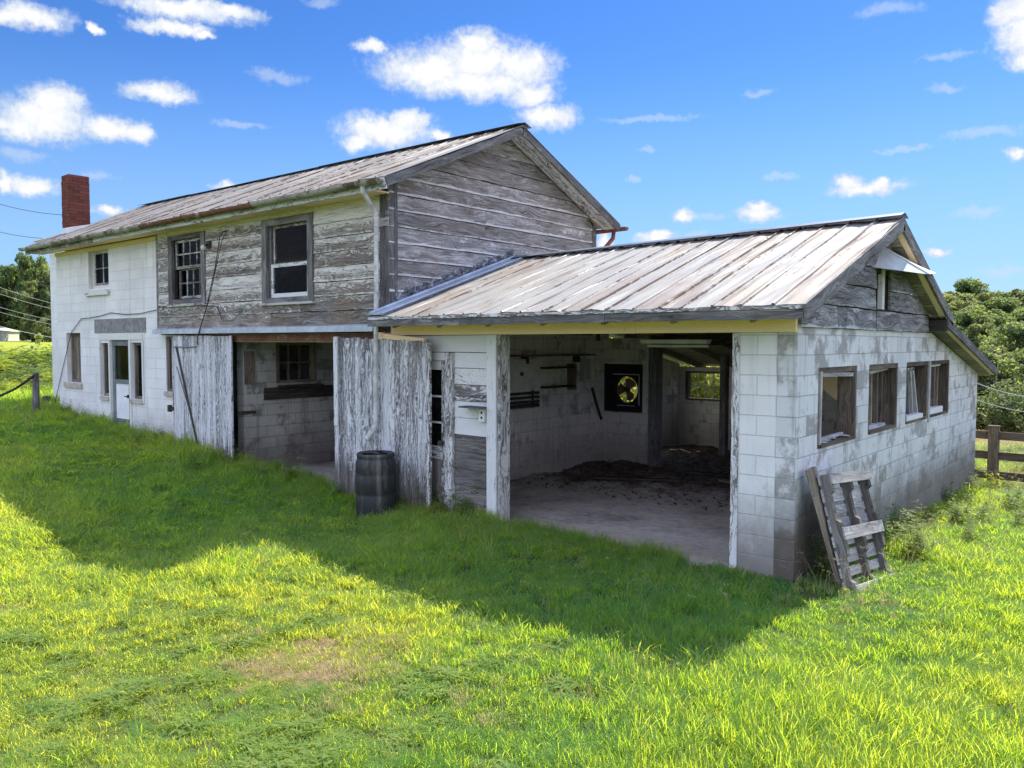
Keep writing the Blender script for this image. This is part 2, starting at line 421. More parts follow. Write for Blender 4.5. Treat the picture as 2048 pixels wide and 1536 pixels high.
mt, g = newmat('old barrel plastic')
p = g.pos()
u, v, _ = g.sep(g.uv())
n1 = g.noise(g.comb(g.m('MULTIPLY', u, 9), g.m('MULTIPLY', v, 1.1), 0), 1.2, 5, .65)
n2 = g.noise(p, 7, 5, .7)
col = g.mix(n2, (.010, .012, .013), (.030, .033, .034))
col = g.mix(g.sstep(n1, .5, .75, 0, .55), col, (.13, .13, .125))
col = g.mix(g.sstep(g.noise(p, 26, 5, .75), .60, .70, 0, .5), col, (.16, .16, .155))
pale_streak = g.m('MULTIPLY', g.sstep(g.m('ABSOLUTE', g.m('SUBTRACT', u, g.m('ADD', .90, g.m('MULTIPLY', n2, .02)))), .03, .004), g.sstep(n1, .3, .6))
col = g.mix(g.m('MULTIPLY', pale_streak, .45), col, (.24, .21, .19))  # pale vertical streak down one side of the barrel
g.finish(col, .55, g.bump(n2, .2, .01), spec=.35)
M['plastic'] = mt

mt, g = newmat('grassy earth')
p = g.pos()
px, py, pz = g.sep(p)
n1 = g.noise(p, .35, 6, .6)
n2 = g.noise(p, 6, 6, .7)
n3 = g.noise(p, 30, 4, .7)
near = g.mix(n2, (.025, .045, .015), (.10, .14, .04))
near = g.mix(g.sstep(n3, .4, .7, 0, .6), near, (.07, .052, .03))
far = g.mix(g.sstep(n1, .35, .65), (.26, .28, .04), (.20, .235, .04))
dist = g.vm('LENGTH', g.comb(px, py, 0))
lawn = g.mix(g.sstep(dist, 24, 60), near, far)
dry = g.mix(n2, (.32, .235, .14), (.22, .17, .09))
dmask = g.m('MULTIPLY', g.m('MULTIPLY', g.sstep(g.m('ADD', py, g.m('MULTIPLY', n1, 2.)), 9.8, 11.), g.sstep(px, -26, -18)), g.sstep(py, 62, 46))
col = g.mix(dmask, lawn, dry)
soilp = g.vm('LENGTH', g.vm('MULTIPLY', g.vm('SUBTRACT', p, (-2.35, -4.0, 0)), (.9, 1.0, 0)))
sm = g.m('ADD', soilp, g.m('MULTIPLY', g.m('SUBTRACT', n2, .5), 2.4))
col = g.mix(g.sstep(sm, .70, .35), col, g.mix(n3, (.13, .09, .055), (.27, .20, .13)))
g.finish(col, .95, g.bump(g.m('ADD', n2, n3), .8, .04), spec=.08)
M['ground'] = mt

M['grass'] = foliage('lawn grass', (.04, .135, .065), (.16, .235, .08), (.38, .68, .02), (1.0, .94, .09), .55, inst=True)
M['straw'] = foliage('straw stems', (.26, .22, .12), (.40, .34, .19), (.5, .42, .18), (.6, .5, .25), .35, inst=True)
M['clover'] = foliage('clover leaves', (.06, .14, .05), (.15, .21, .07), (.42, .70, .03), (.95, .86, .08), .5, inst=True)
M['weed'] = foliage('weed leaves', (.05, .11, .035), (.16, .20, .07), (.22, .38, .03), (.62, .62, .09), .45, inst=True)
M['leaf_a'] = foliage('tree leaves', (.025, .060, .035), (.15, .20, .09), (.09, .18, .04), (.50, .58, .14), .45)
M['leaf_b'] = foliage('olive tree leaves', (.035, .068, .035), (.20, .225, .11), (.11, .19, .04), (.58, .60, .18), .45)
M['leaf_dark'] = foliage('dark tree leaves', (.014, .034, .018), (.07, .10, .04), (.03, .08, .02), (.20, .27, .05), .35)
M['leaf_yel'] = foliage('yellow green leaves', (.12, .16, .04), (.32, .31, .09), (.45, .52, .08), (.95, .88, .28), .5)

# ------------------------------------------------------------------ building blocks
ORG = {}


def tag(o, label=None, cat=None, group=None, kind=None):
    for k, v in (('label', label), ('category', cat), ('group', group), ('kind', kind)):
        if v:
            o[k] = v
    return o


def empty(name, loc, label, cat, group=None):
    o = bpy.data.objects.new(name, None)
    C.objects.link(o)
    o.location = loc
    o.empty_display_size = .2
    ORG[o.name] = V(loc)
    return tag(o, label, cat, group)


class MB:
    """collects geometry with uv (metres; u along the grain), a random number and a paint bias per face"""
    def __init__(s):
        s.v, s.f, s.uv, s.r, s.p = [], [], [], [], []
        s.cuts = []

    def mark(s):
        s.cuts.append(len(s.f))

    def build_each(s, name, mat, parent=None):
        """every primitive becomes an object of its own"""
        out = []
        ends = s.cuts[1:] + [len(s.f)]
        for a, b in zip(s.cuts, ends):
            m = MB(); k = sum(len(f) for f in s.f[:a])
            for i in range(a, b):
                n = len(s.f[i])
                m.face([s.v[j] for j in s.f[i]], s.uv[k:k + n], s.r[i], s.p[i]); k += n
            out.append(m.build(name, mat, parent))
        return out

    def face(s, pts, uvs, rnd=0., pb=0.):
        i = len(s.v)
        s.v += [tuple(p) for p in pts]
        s.f.append(tuple(range(i, i + len(pts))))
        s.uv += [tuple(q) for q in uvs]
        s.r.append(rnd); s.p.append(pb)

    def box(s, c, size, rot=None, rnd=None, pb=0., grain=None):
        s.mark()
        c = V(c); rot = rot or Matrix.Identity(3)
        rnd = random.random() if rnd is None else rnd
        h = [x / 2 for x in size]
        gi = grain if grain is not None else max(range(3), key=lambda k: size[k])
        for ax in range(3):
            o1, o2 = [k for k in range(3) if k != ax]
            if gi in (o1, o2):
                ua, va = gi, (o2 if o1 == gi else o1)
            else:
                ua, va = o1, o2
            for sg in (-1, 1):
                pts, uvs = [], []
                for su, sv in ((-1, -1), (1, -1), (1, 1), (-1, 1)):
                    q = [0, 0, 0]
                    q[ax] = sg * h[ax]; q[ua] = su * h[ua]; q[va] = sv * h[va]
                    pts.append(c + rot @ V(q)); uvs.append(((su + 1) * h[ua], (sv + 1) * h[va]))
                n = (pts[1] - pts[0]).cross(pts[2] - pts[0])
                out = rot @ V([sg if k == ax else 0 for k in range(3)])
                if n.dot(out) < 0:
                    pts.reverse(); uvs.reverse()
                s.face(pts, uvs, rnd, pb)
        return s

    def b2(s, lo, hi, **k):
        return s.box([(a + b) / 2 for a, b in zip(lo, hi)], [abs(b - a) for a, b in zip(lo, hi)], **k)

    def beam(s, p0, p1, w, t, up=(0, 0, 1), **k):
        """box along p0-p1: w across (side), t along 'up'"""
        p0, p1 = V(p0), V(p1)
        d = (p1 - p0); L = d.length; d.normalize()
        upv = V(up)
        sd = d.cross(upv).normalized(); upv = sd.cross(d).normalized()
        return s.box((p0 + p1) / 2, (L, w, t), Matrix((d, sd, upv)).transposed(), grain=0, **k)

    def board(s, o, ud, vd, nd, u0, u1, w, t, seg=.35, wob=.006, rnd=None, pb=0., top=None, tilt=0., v0=0.):
        """plank with slightly wavy long edges. top=(u0,u1) of the upper edge when ends are cut on a slope"""
        s.mark()
        o, ud, vd, nd = V(o), V(ud), V(vd), V(nd)
        rnd = random.random() if rnd is None else rnd
        n = max(2, int(abs(u1 - u0) / seg) + 1)
        t0, t1 = top or (u0, u1)
        rows = []
        for i in range(n + 1):
            f = i / n
            ub, ut = u0 + (u1 - u0) * f, t0 + (t1 - t0) * f
            vb = v0 + random.uniform(-wob, wob); vt = v0 + w + random.uniform(-wob, wob)
            nb = t + tilt + random.uniform(-.002, .002); nt = t + random.uniform(-.002, .002)
            rows.append((ub, ut, vb, vt, nb, nt))
        P = lambda u, v, n_: o + ud * u + vd * v + nd * n_
        flip = ud.cross(vd).dot(nd) < 0

        def add(pts, uvs):
            if flip:
                pts = pts[::-1]; uvs = uvs[::-1]
            s.face(pts, uvs, rnd, pb)
        for a, b in zip(rows[:-1], rows[1:]):
            add([P(a[0], a[2], a[4]), P(b[0], b[2], b[4]), P(b[1], b[3], b[5]), P(a[1], a[3], a[5])], [(a[0], 0), (b[0], 0), (b[1], w), (a[1], w)])
            add([P(a[0], a[2], 0), P(b[0], b[2], 0), P(b[0], b[2], b[4]), P(a[0], a[2], a[4])], [(a[0], 0), (b[0], 0), (b[0], .01), (a[0], .01)])
            add([P(a[1], a[3], a[5]), P(b[1], b[3], b[5]), P(b[1], b[3], 0), P(a[1], a[3], 0)], [(a[1], w), (b[1], w), (b[1], w), (a[1], w)])
            add([P(a[1], a[3], 0), P(b[1], b[3], 0), P(b[0], b[2], 0), P(a[0], a[2], 0)], [(a[1], w), (b[1], w), (b[0], 0), (a[0], 0)])
        a, b = rows[0], rows[-1]
        add([P(a[0], a[2], 0), P(a[0], a[2], a[4]), P(a[1], a[3], a[5]), P(a[1], a[3], 0)], [(a[0], 0), (a[0], 0), (a[0], w), (a[0], w)])
        add([P(b[0], b[2], b[4]), P(b[0], b[2], 0), P(b[1], b[3], 0), P(b[1], b[3], b[5])], [(b[0], 0), (b[0], 0), (b[0], w), (b[0], w)])
        return s

    def tube(s, pts, r, n=8, rnd=None, cap=True, pb=0.):
        s.mark()
        pts = [V(p) for p in pts]
        rnd = random.random() if rnd is None else rnd
        rs = r if isinstance(r, (list, tuple)) else [r] * len(pts)
        rings = []; L = 0; Ls = []
        nrm = None
        for i, p in enumerate(pts):
            a = pts[max(0, i - 1)]; b = pts[min(len(pts) - 1, i + 1)]
            d = (b - a).normalized()
            if nrm is None:
                nrm = d.orthogonal().normalized()
            nrm = (nrm - d * nrm.dot(d)).normalized()
            bn = d.cross(nrm)
            rings.append([p + (nrm * math.cos(2 * math.pi * k / n) + bn * math.sin(2 * math.pi * k / n)) * rs[i] for k in range(n)])
            if i:
                L += (p - pts[i - 1]).length
            Ls.append(L)
        for i in range(len(pts) - 1):
            for k in range(n):
                k2 = (k + 1) % n
                s.face([rings[i][k], rings[i][k2], rings[i + 1][k2], rings[i + 1][k]],
                       [(Ls[i], k * .02), (Ls[i], k * .02 + .02), (Ls[i + 1], k * .02 + .02), (Ls[i + 1], k * .02)], rnd, pb)
        if cap:
            s.face(rings[0][::-1], [(0, 0)] * n, rnd, pb)
            s.face(rings[-1], [(0, 0)] * n, rnd, pb)
        return s

    def lathe(s, c, prof, n=32, rnd=.5):
        c = V(c)
        L = 0
        for i in range(len(prof) - 1):
            r0, z0 = prof[i]; r1, z1 = prof[i + 1]
            L1 = L + math.hypot(r1 - r0, z1 - z0)
            for k in range(n):
                a, b = 2 * math.pi * k / n, 2 * math.pi * (k + 1) / n
                q = lambda r, t, z: c + V((r * math.cos(t), r * math.sin(t), z))
                s.face([q(r0, a, z0), q(r0, b, z0), q(r1, b, z1), q(r1, a, z1)], [(k / n, L), ((k + 1) / n, L), ((k + 1) / n, L1), (k / n, L1)], rnd)
            L = L1
        return s

    def poly(s, pts, th, nrm, rnd=None, pb=0., ud=None):
        """flat polygon extruded by th along nrm"""
        s.mark()
        pts = [V(p) for p in pts]; nrm = V(nrm).normalized()
        rnd = random.random() if rnd is None else rnd
        ud = V(ud) if ud else (pts[1] - pts[0]).normalized()
        vd = nrm.cross(ud)
        a = V((0, 0, 0))
        for i in range(len(pts)):
            a += pts[i].cross(pts[(i + 1) % len(pts)])
        if a.dot(nrm) < 0:
            pts = pts[::-1]
        uvf = lambda p: (p.dot(ud), (p - pts[0]).dot(vd))
        top = [p + nrm * th for p in pts]
        s.face(top, [uvf(p) for p in pts], rnd, pb)
        s.face(pts[::-1], [uvf(p) for p in pts[::-1]], rnd, pb)
        for i in range(len(pts)):
            j = (i + 1) % len(pts)
            s.face([pts[i], pts[j], top[j], top[i]], [uvf(pts[i]), uvf(pts[j]), uvf(pts[j]), uvf(pts[i])], rnd, pb)
        return s

    def build(s, name, mat, parent=None, merge=False, smooth=False, origin=None, label=None):
        me = bpy.data.meshes.new(name)
        o = bpy.data.objects.new(name, me)
        C.objects.link(o)
        og = V((0, 0, 0))
        if parent is not None:
            o.parent = parent
            og = ORG.get(parent.name, og)
            ORG[o.name] = og
        elif origin is not None:
            og = V(origin); o.location = og; ORG[o.name] = og
        me.from_pydata([(p[0] - og.x, p[1] - og.y, p[2] - og.z) for p in s.v], [], s.f)
        uvl = me.uv_layers.new(name='UVMap')
        uvl.data.foreach_set('uv', np.array(s.uv, dtype=np.float32).ravel())
        for nm, arr in (('rnd', s.r), ('pb', s.p)):
            at = me.attributes.new(nm, 'FLOAT', 'FACE')
            at.data.foreach_set('value', np.array(arr, dtype=np.float32))
        me.materials.append(mat)
        if merge or smooth:
            bm = bmesh.new(); bm.from_mesh(me)
            bmesh.ops.remove_doubles(bm, verts=bm.verts, dist=1e-5)
            bm.to_mesh(me); bm.free()
        if smooth:
            me.polygons.foreach_set('use_smooth', [True] * len(me.polygons))
        if label:
            o['label'] = label
        return o


def wall(name, mat, parent, plane, at, th, outline, holes=()):
    """wall in plane x=at or y=at, extruded th along +axis, with openings; uv in metres"""
    bm = bmesh.new()
    edges = []

    def loop(pts):
        vs = [bm.verts.new((at, a, z) if plane == 'x' else (a, at, z)) for a, z in pts]
        for i in range(len(vs)):
            edges.append(bm.edges.new((vs[i], vs[(i + 1) % len(vs)])))
    loop(outline)
    for h in holes:
        if len(h) == 4 and not isinstance(h[0], tuple):
            a0, a1, z0, z1 = h
            h = [(a0, z0), (a1, z0), (a1, z1), (a0, z1)]
        loop(h)
    bmesh.ops.triangle_fill(bm, use_beauty=True, edges=edges)
    bmesh.ops.dissolve_limit(bm, angle_limit=.01, verts=bm.verts, edges=bm.edges, delimit=set())
    ret = bmesh.ops.extrude_face_region(bm, geom=bm.faces[:])
    vs = [e for e in ret['geom'] if isinstance(e, bmesh.types.BMVert)]
    bmesh.ops.translate(bm, verts=vs, vec=(th, 0, 0) if plane == 'x' else (0, th, 0))
    bmesh.ops.recalc_face_normals(bm, faces=bm.faces)
    uvl = bm.loops.layers.uv.new('UVMap')
    for f in bm.faces:
        n = f.normal
        k = max(range(3), key=lambda i: abs(n[i]))
        for l in f.loops:
            x, y, z = l.vert.co
            l[uvl].uv = (y + .13, z) if k == 0 else ((x, z) if k == 1 else (x, y))
    me = bpy.data.meshes.new(name)
    og = ORG.get(parent.name, V((0, 0, 0))) if parent else V((0, 0, 0))
    bmesh.ops.translate(bm, verts=bm.verts, vec=-og)
    bm.to_mesh(me); bm.free()
    me.materials.append(mat)
    o = bpy.data.objects.new(name, me)
    C.objects.link(o)
    if parent:
        o.parent = parent
        ORG[o.name] = og
    return o


def roofsheet(name, mat, parent, e0, e1, r0, r1, pitch=.3, rib=.017, ribw=.034, nseg=7, dent=.004, th=.02, over=1):
    """ribbed metal sheet. e0-e1 eave edge, r0-r1 ridge edge (both left to right)"""
    e0, e1, r0, r1 = map(V, (e0, e1, r0, r1))
    W = (e1 - e0).length
    prof = []
    n = max(1, round(W / pitch))
    ed = [0] + [(i + random.uniform(-.13, .13)) / n for i in range(1, n)] + [1]
    for i in range(n):
        a = ed[i]
        p = W * (ed[i + 1] - ed[i])
        wb = ribw / W
        prof += [(a, 0, i), (a + wb * .3, rib, i), (a + wb * .8, rib, i), (a + wb * 1.1, 0, i), (a + wb + p * .33 / W, dent * .6, i), (a + wb + p * .62 / W, -dent * .4, i)]
    prof.append((1, 0, n - 1))
    up = (e1 - e0).cross(r0 - e0).normalized()
    if up.z < 0:
        up = -up
    mb = MB()
    rr = [random.random() for _ in range(n + 1)]
    rb = [random.random() for _ in range(n + 1)]
    jit = {}
    SL = (r0 - e0).length
    for j in range(nseg + 1):
        for i in range(len(prof)):
            jit[i, j] = random.gauss(0, dent) * (1 if prof[i][1] < rib else .4)
    for i in range(n):     # ragged, slightly curled lower edges
        d = random.gauss(0, .012)
        for k in range(6):
            jit[i * 6 + k, 0] += d * .5

    def P(i, j):
        a, h, _ = prof[i]
        f = j / nseg
        q = (e0.lerp(e1, a)).lerp(r0.lerp(r1, a), f)
        return q + up * (h + jit[i, j])
    for i in range(len(prof) - 1):
        pan = prof[i][2]
        isrib = prof[i][1] >= rib or prof[i + 1][1] >= rib
        for j in range(nseg):
            side = i % 6
            pb = -.05
            if side == 2: pb = .02 + .08 * (rb[pan] > .45) + .14 * (rb[pan] > .75)
            elif isrib: pb = -.10 + .30 * (rb[pan] > .87)
            elif side == 3: pb = .02 + .04 * (rb[pan] > .7)
            ua, ub = SL * j / nseg, SL * (j + 1) / nseg
            va, vb = prof[i][0] * W, prof[i + 1][0] * W
            mb.face([P(i, j), P(i + 1, j), P(i + 1, j + 1), P(i, j + 1)], [(ua, va), (ua, vb), (ub, vb), (ub, va)], rr[pan], pb)
    # underside and edges so that the sheet has body
    dn = -up * th
    m = len(prof) - 1
    for i in range(m):
        mb.face([P(i, 0), P(i, 0) + dn, P(i + 1, 0) + dn, P(i + 1, 0)], [(0, 0), (0, 0), (0, .1), (0, .1)], rr[prof[i][2]], .12)
    for j in range(nseg):
        mb.face([P(0, j), P(0, j + 1), P(0, j + 1) + dn, P(0, j) + dn], [(0, 0)] * 4, .2, .1)
        mb.face([P(m, j), P(m, j) + dn, P(m, j + 1) + dn, P(m, j + 1)], [(0, 0)] * 4, .2, .1)
    mb.face([e0 + dn, r0 + dn, r1 + dn, e1 + dn], [(0, 0), (SL, 0), (SL, W), (0, W)], .3)
    return mb.build(name, mat, parent)


def H(x, y):
    """height of the terrain"""
    x = np.asarray(x, float); y = np.asarray(y, float)
    s = np.maximum(0, -4 - x)
    z = np.interp(s, [0, 3, 8, 14, 25, 60, 120, 210, 400, 900], [0, .03, .33, .62, .92, 1.35, 1.95, 2.75, 3.2, 4])
    fr = np.clip(1 - np.maximum(0, -x - 20) / 20, 0, 1)
    yy = np.maximum(0, y)
    z = z + np.interp(yy, [0, 8.7, 20, 45, 70, 110, 160, 220, 300, 900], [0, -.32, -.95, -2.3, -2.0, 0, 3., 6., 8., 12]) * fr
    z = z - .045 * np.clip(-y, 0, 6) * np.clip(1 + (x + 8) / 10, 0, 1)
    z = z + .03 * np.sin(x * 1.3 + y * .7) * np.sin(y * 1.1 - x * .4) + .018 * np.sin(x * 3.1 + 1) * np.sin(y * 2.7)
    # under the buildings the earth lies below the floors
    ins = np.clip((x + 17.9) / .15, 0, 1) * np.clip((-.05 - x) / .15, 0, 1) * np.clip((y - .05) / .2, 0, 1) * np.clip((8.6 - y) / .2, 0, 1)
    ins = ins * np.where((x < -6.1), np.clip((5.0 - y) / .2, 0, 1), 1)
    z = z * (1 - ins) + np.minimum(z, -.12) * ins
    return z


def h1(x, y):
    return float(H(x, y))


# ------------------------------------------------------------------ ground
def spaced(lo, hi, fine_lo, fine_hi, step, k=1.16):
    a = list(np.arange(fine_lo, fine_hi + step / 2, step))
    d = step; x = fine_hi
    while x < hi:
        d *= k; x += d; a.append(x)
    d = step; x = fine_lo; b = []
    while x > lo:
        d *= k; x -= d; b.append(x)
    return np.array(b[::-1] + a)


xs = spaced(-1500, 1500, -20, 6, .22)
ys = spaced(-600, 1800, -7, 12, .22)
X, Y = np.meshgrid(xs, ys, indexing='ij')
Z = H(X, Y)
me = bpy.data.meshes.new('ground')
nx, ny = len(xs), len(ys)
idx = np.arange(nx * ny).reshape(nx, ny)
fc = np.stack([idx[:-1, :-1], idx[1:, :-1], idx[1:, 1:], idx[:-1, 1:]], -1).reshape(-1, 4)
me.from_pydata(np.stack([X, Y, Z], -1).reshape(-1, 3).tolist(), [], fc.tolist())
me.polygons.foreach_set('use_smooth', [True] * len(me.polygons))
me.materials.append(M['ground'])
gr = bpy.data.objects.new('ground', me)
C.objects.link(gr)
tag(gr, kind='structure')

# ------------------------------------------------------------------ helpers for openings
class PL:
    """a wall plane: 'y' faces -y, 'x' faces +x; d is the distance out of the wall"""
    def __init__(s, ax, at):
        s.ax, s.at = ax, at

    def pt(s, a, z, d):
        return V((a, s.at - d, z)) if s.ax == 'y' else V((s.at + d, a, z))

    def bar(s, mb, a0, a1, z0, z1, d0, d1, **k):
        p, q = s.pt(a0, z0, d0), s.pt(a1, z1, d1)
        lo = [min(x, y) for x, y in zip(p, q)]; hi = [max(x, y) for x, y in zip(p, q)]
        mb.b2(lo, hi, **k)

    def stick(s, mb, a0, z0, a1, z1, w, d0, d1, **k):
        p, q = s.pt(a0, z0, (d0 + d1) / 2), s.pt(a1, z1, (d0 + d1) / 2)
        up = (0, 1, 0) if s.ax == 'y' else (1, 0, 0)
        mb.beam(p, q, w, abs(d1 - d0), up=up, **k)


def frame(pl, mb, a0, a1, z0, z1, wl, wr, wt, wb, d0, d1, **k):
    pl.bar(mb, a0, a0 + wl, z0, z1, d0, d1, **k)
    pl.bar(mb, a1 - wr, a1, z0, z1, d0, d1, **k)
    pl.bar(mb, a0 + wl, a1 - wr, z1 - wt, z1, d0, d1 - .002, **k)
    pl.bar(mb, a0 + wl, a1 - wr, z0, z0 + wb, d0, d1 - .002, **k)


def grid(pl, mb, a0, a1, z0, z1, nx, nz, w, d0, d1, **k):
    for i in range(1, nx):
        a = a0 + (a1 - a0) * i / nx
        pl.bar(mb, a - w / 2, a + w / 2, z0, z1, d0, d1, **k)
    for j in range(1, nz):
        z = z0 + (z1 - z0) * j / nz
        pl.bar(mb, a0, a1, z - w / 2, z + w / 2, d0 + .002, d1 - .002, **k)


def sash(parent, pl, a0, a1, z0, z1, fw, nx, nz, d0, d1, mat, pb=0., name='sash', glass=True):
    mb = MB()
    frame(pl, mb, a0, a1, z0, z1, fw, fw, fw, fw * 1.2, d0, d1, pb=pb)
    if nx * nz > 1:
        grid(pl, mb, a0 + fw, a1 - fw, z0 + fw * 1.2, z1 - fw, nx, nz, .024, d0 + .006, d1 - .006, pb=pb)
    o = mb.build(name, mat, parent)
    if glass:
        g_ = MB()
        dm = (d0 + d1) / 2
        pl.bar(g_, a0 + fw * .8, a1 - fw * .8, z0 + fw, z1 - fw * .8, dm - .003, dm + .001)
        g_.build('pane', M['glass'], parent)
    return o


# ------------------------------------------------------------------ the tall barn
barn = empty('barn', (-12, 2.5, 0), 'long two-storey barn, white block left end and bare grey boards, tin roof', 'barn')
FY = PL('y', 0.)
SY = PL('y', -.11)

fw = wall('front_wall', M['block_white'], barn, 'y', 0, .2,
          [(-17.77, -.4), (-11.45, -.4), (-11.45, 2.36), (-6.4, 2.36), (-6.4, -.4), (-5.86, -.4), (-5.86, 2.5), (-12.58, 2.5), (-12.58, 4.46), (-17.77, 4.46)],
          [(-16.0, -14.99, 3.54, 4.41), (-17.3, -16.52, 1.42, 2.57), (-15.46, -15.07, 1.17, 2.34), (-14.98, -14.11, .25, 2.40), (-14.01, -13.53, 1.17, 2.35), (-12.53, -12.02, 1.39, 2.47)])
wall('end_wall', M['block_white'], barn, 'x', -17.77, .2, [(.2, -.4), (5.0, -.4), (5.0, 4.5), (2.42, 5.72), (.2, 4.7)])
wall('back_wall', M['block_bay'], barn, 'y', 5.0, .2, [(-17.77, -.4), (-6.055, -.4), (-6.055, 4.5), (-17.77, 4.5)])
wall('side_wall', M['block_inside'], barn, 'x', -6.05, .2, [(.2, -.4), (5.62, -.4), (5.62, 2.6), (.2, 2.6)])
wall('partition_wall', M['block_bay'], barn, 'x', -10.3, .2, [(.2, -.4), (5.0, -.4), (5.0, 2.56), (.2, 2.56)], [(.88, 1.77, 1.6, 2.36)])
mb = MB(); mb.b2((-17.55, .2, 2.565), (-6.06, 4.99, 2.64)); mb.build('upper_floor', M['dark_wood'], barn)
mb = MB(); mb.b2((-17.55, .15, -.3), (-6.06, 4.99, .0)); mb.build('ground_floor', M['concrete'], barn)
# board sheathing behind the siding
wall('sheathing', M['dark_wood'], barn, 'y', -.075, .05, [(-12.56, 2.5), (-5.90, 2.5), (-5.90, 4.5), (-12.56, 4.5)],
     [(-11.97, -10.90, 3.18, 4.31), (-8.80, -7.68, 3.10, 4.29)])
wall('sheathing', M['dark_wood'], barn, 'x', -5.90, .05, [(-.075, 2.5), (5.05, 2.5), (5.05, 4.62), (2.42, 5.74), (-.075, 4.66)])

# front siding: lapped boards, cut round the two windows
sid = MB()
bh = .222
WIN = [(-12.13, -10.77, 3.05, 4.37), (-8.96, -7.55, 2.98, 4.35)]
z = 2.62; row = 0
while z < 4.46:
    hgt = min(bh, 4.5 - z)
    spans = [(-12.57, -5.99)]
    for a0, a1, z0, z1 in WIN:
        if z + hgt * .5 > z0 and z + hgt * .5 < z1:
            ns = []
            for s0, s1 in spans:
                if a0 > s0 and a1 < s1:
                    ns += [(s0, a0), (a1, s1)]
                else:
                    ns.append((s0, s1))
            spans = ns
    for s0, s1 in spans:
        cuts = [s0]
        if s1 - s0 > 3.5:
            cuts.append(random.uniform(s0 + 1.5, s1 - 1.5))
        cuts.append(s1)
        for c0, c1 in zip(cuts[:-1], cuts[1:]):
            pb = 0.
            if z > 4.1 and c0 > -7.7: pb = .6
            elif z > 4.28: pb = .25
            elif z < 2.8: pb = -.16
            elif z < 3.0: pb = -.06
            elif 3.2 < z < 3.45 and -10.9 < c0 < -8.9: pb = .14
            else: pb = random.uniform(-.04, .04)
            sid.board((0, -.083, z), (1, 0, 0), (0, 0, 1), (0, -1, 0), c0 + .003, c1 - .003, hgt - random.uniform(.002, .012), .022, wob=.005, tilt=.016, pb=pb)
    z += bh; row += 1
sid.build('front_siding', M['siding'], barn)

# gable siding
gs = MB()
z = 2.62
zu = lambda y: (4.61 + .432 * (y + .458) - .10) if y < 2.423 else (4.61 + .432 * (5.304 - y) - .10)
while z < 5.72:
    hgt = .232
    z0, z1 = z, z + hgt
    lim = lambda zz: (max(-.10, (zz + .10 - 4.61) / .432 - .458), min(5.05, 5.304 - (zz + .10 - 4.61) / .432))
    a0, b0 = lim(z0); a1, b1 = lim(z1)
    if b0 - a0 < .1: break
    if b1 - a1 < .02: a1 = b1 = 2.42
    cuts = [0.]
    if b0 - a0 > 3 and random.random() < .7: cuts.append(random.uniform(.35, .8))
    cuts.append(1.)
    for c0, c1 in zip(cuts[:-1], cuts[1:]):
        L = lambda a, b, c: a + (b - a) * c
        gs.board((-5.85, 0, z0), (0, 1, 0), (0, 0, 1), (1, 0, 0), L(a0, b0, c0) + .002, L(a0, b0, c1) - .002, hgt - random.uniform(.002, .014), .022, wob=.006, tilt=.018,
                 top=(L(a1, b1, c0) + .002, L(a1, b1, c1) - .002), pb=(-.25 if z > 4.9 else random.uniform(-.06, .06)))
    z += hgt
gs.build('gable_siding', M['gable_siding'], barn)

mb = MB()
mb.b2((-5.985, -.122, 2.6), (-5.862, -.088, 4.45)); mb.b2((-5.858, -.122, 2.6), (-5.812, .0, 4.62))
mb.b2((-5.86, .0, 2.6), (-5.806, .06, 4.62), pb=-.1)
mb.build('corner_board', M['grey_wood'], barn)
mb = MB(); mb.b2((-5.86, 4.96, 2.6), (-5.806, 5.09, 4.55)); mb.b2((-12.62, -.12, 2.6), (-12.565, -.07, 4.45)); mb.build_each('corner_board', M['grey_wood'], barn)
mb = MB(); mb.b2((-6.02, -.135, 4.0), (-5.79, -.124, 4.12)); mb.build('cleat', M['pale_grey_wood'], barn)
# strip of metal over the door track
mb = MB()
for a, b in ((-12.63, -10.4), (-10.41, -8.1), (-8.11, -6.05)):
    mb.poly([(a, -.105, 2.625), (a, -.215, 2.60), (a, -.215, 2.515), (a, -.19, 2.515), (a, -.19, 2.585), (a, -.105, 2.60)], b - a, (1, 0, 0))
mb.build('track_flashing', M['lead'], barn)
mb = MB(); mb.b2((-11.45, -.06, 2.37), (-6.2, .19, 2.49)); mb.build('header_beam', M['rust'], barn)
mb = MB(); mb.beam((-6.05, -.13, 2.46), (-5.06, -.13, 2.38), .05, .07); mb.b2((-6.02, -.16, 2.40), (-5.9, -.1, 2.5)); mb.build('door_track', M['cream_bounce_paint'], barn)


def plankdoor(name, x0, x1, zb, ztl, ztr, y, seedpb, rag=.05):
    mb = MB()
    x = x0
    n = 0
    while x < x1 - .02:
        wd = min(random.uniform(.07, .12), x1 - x)
        f = (x - x0) / (x1 - x0)
        zt = ztl + (ztr - ztl) * f
        b = zb + random.uniform(-rag, rag * .3)
        mb.board((x + .002, y, 0), (0, 0, 1), (1, 0, 0), (0, -1, 0), b, zt + random.uniform(-.012, .012), wd - .004, .024 + random.uniform(0, .008), seg=.4, wob=.002, pb=seedpb + random.uniform(-.05, .05))
        x += wd; n += 1
    o = mb.build(name, M['door_planks'], barn)
    lg = MB()
    for zz in (zb + .35, (zb + ztr) / 2, ztr - .25):
        lg.b2((x0 + .03, y + .003, zz - .07), (x1 - .03, y + .03, zz + .07))
    lg.build('ledge', M['grey_wood'], o)
    return o


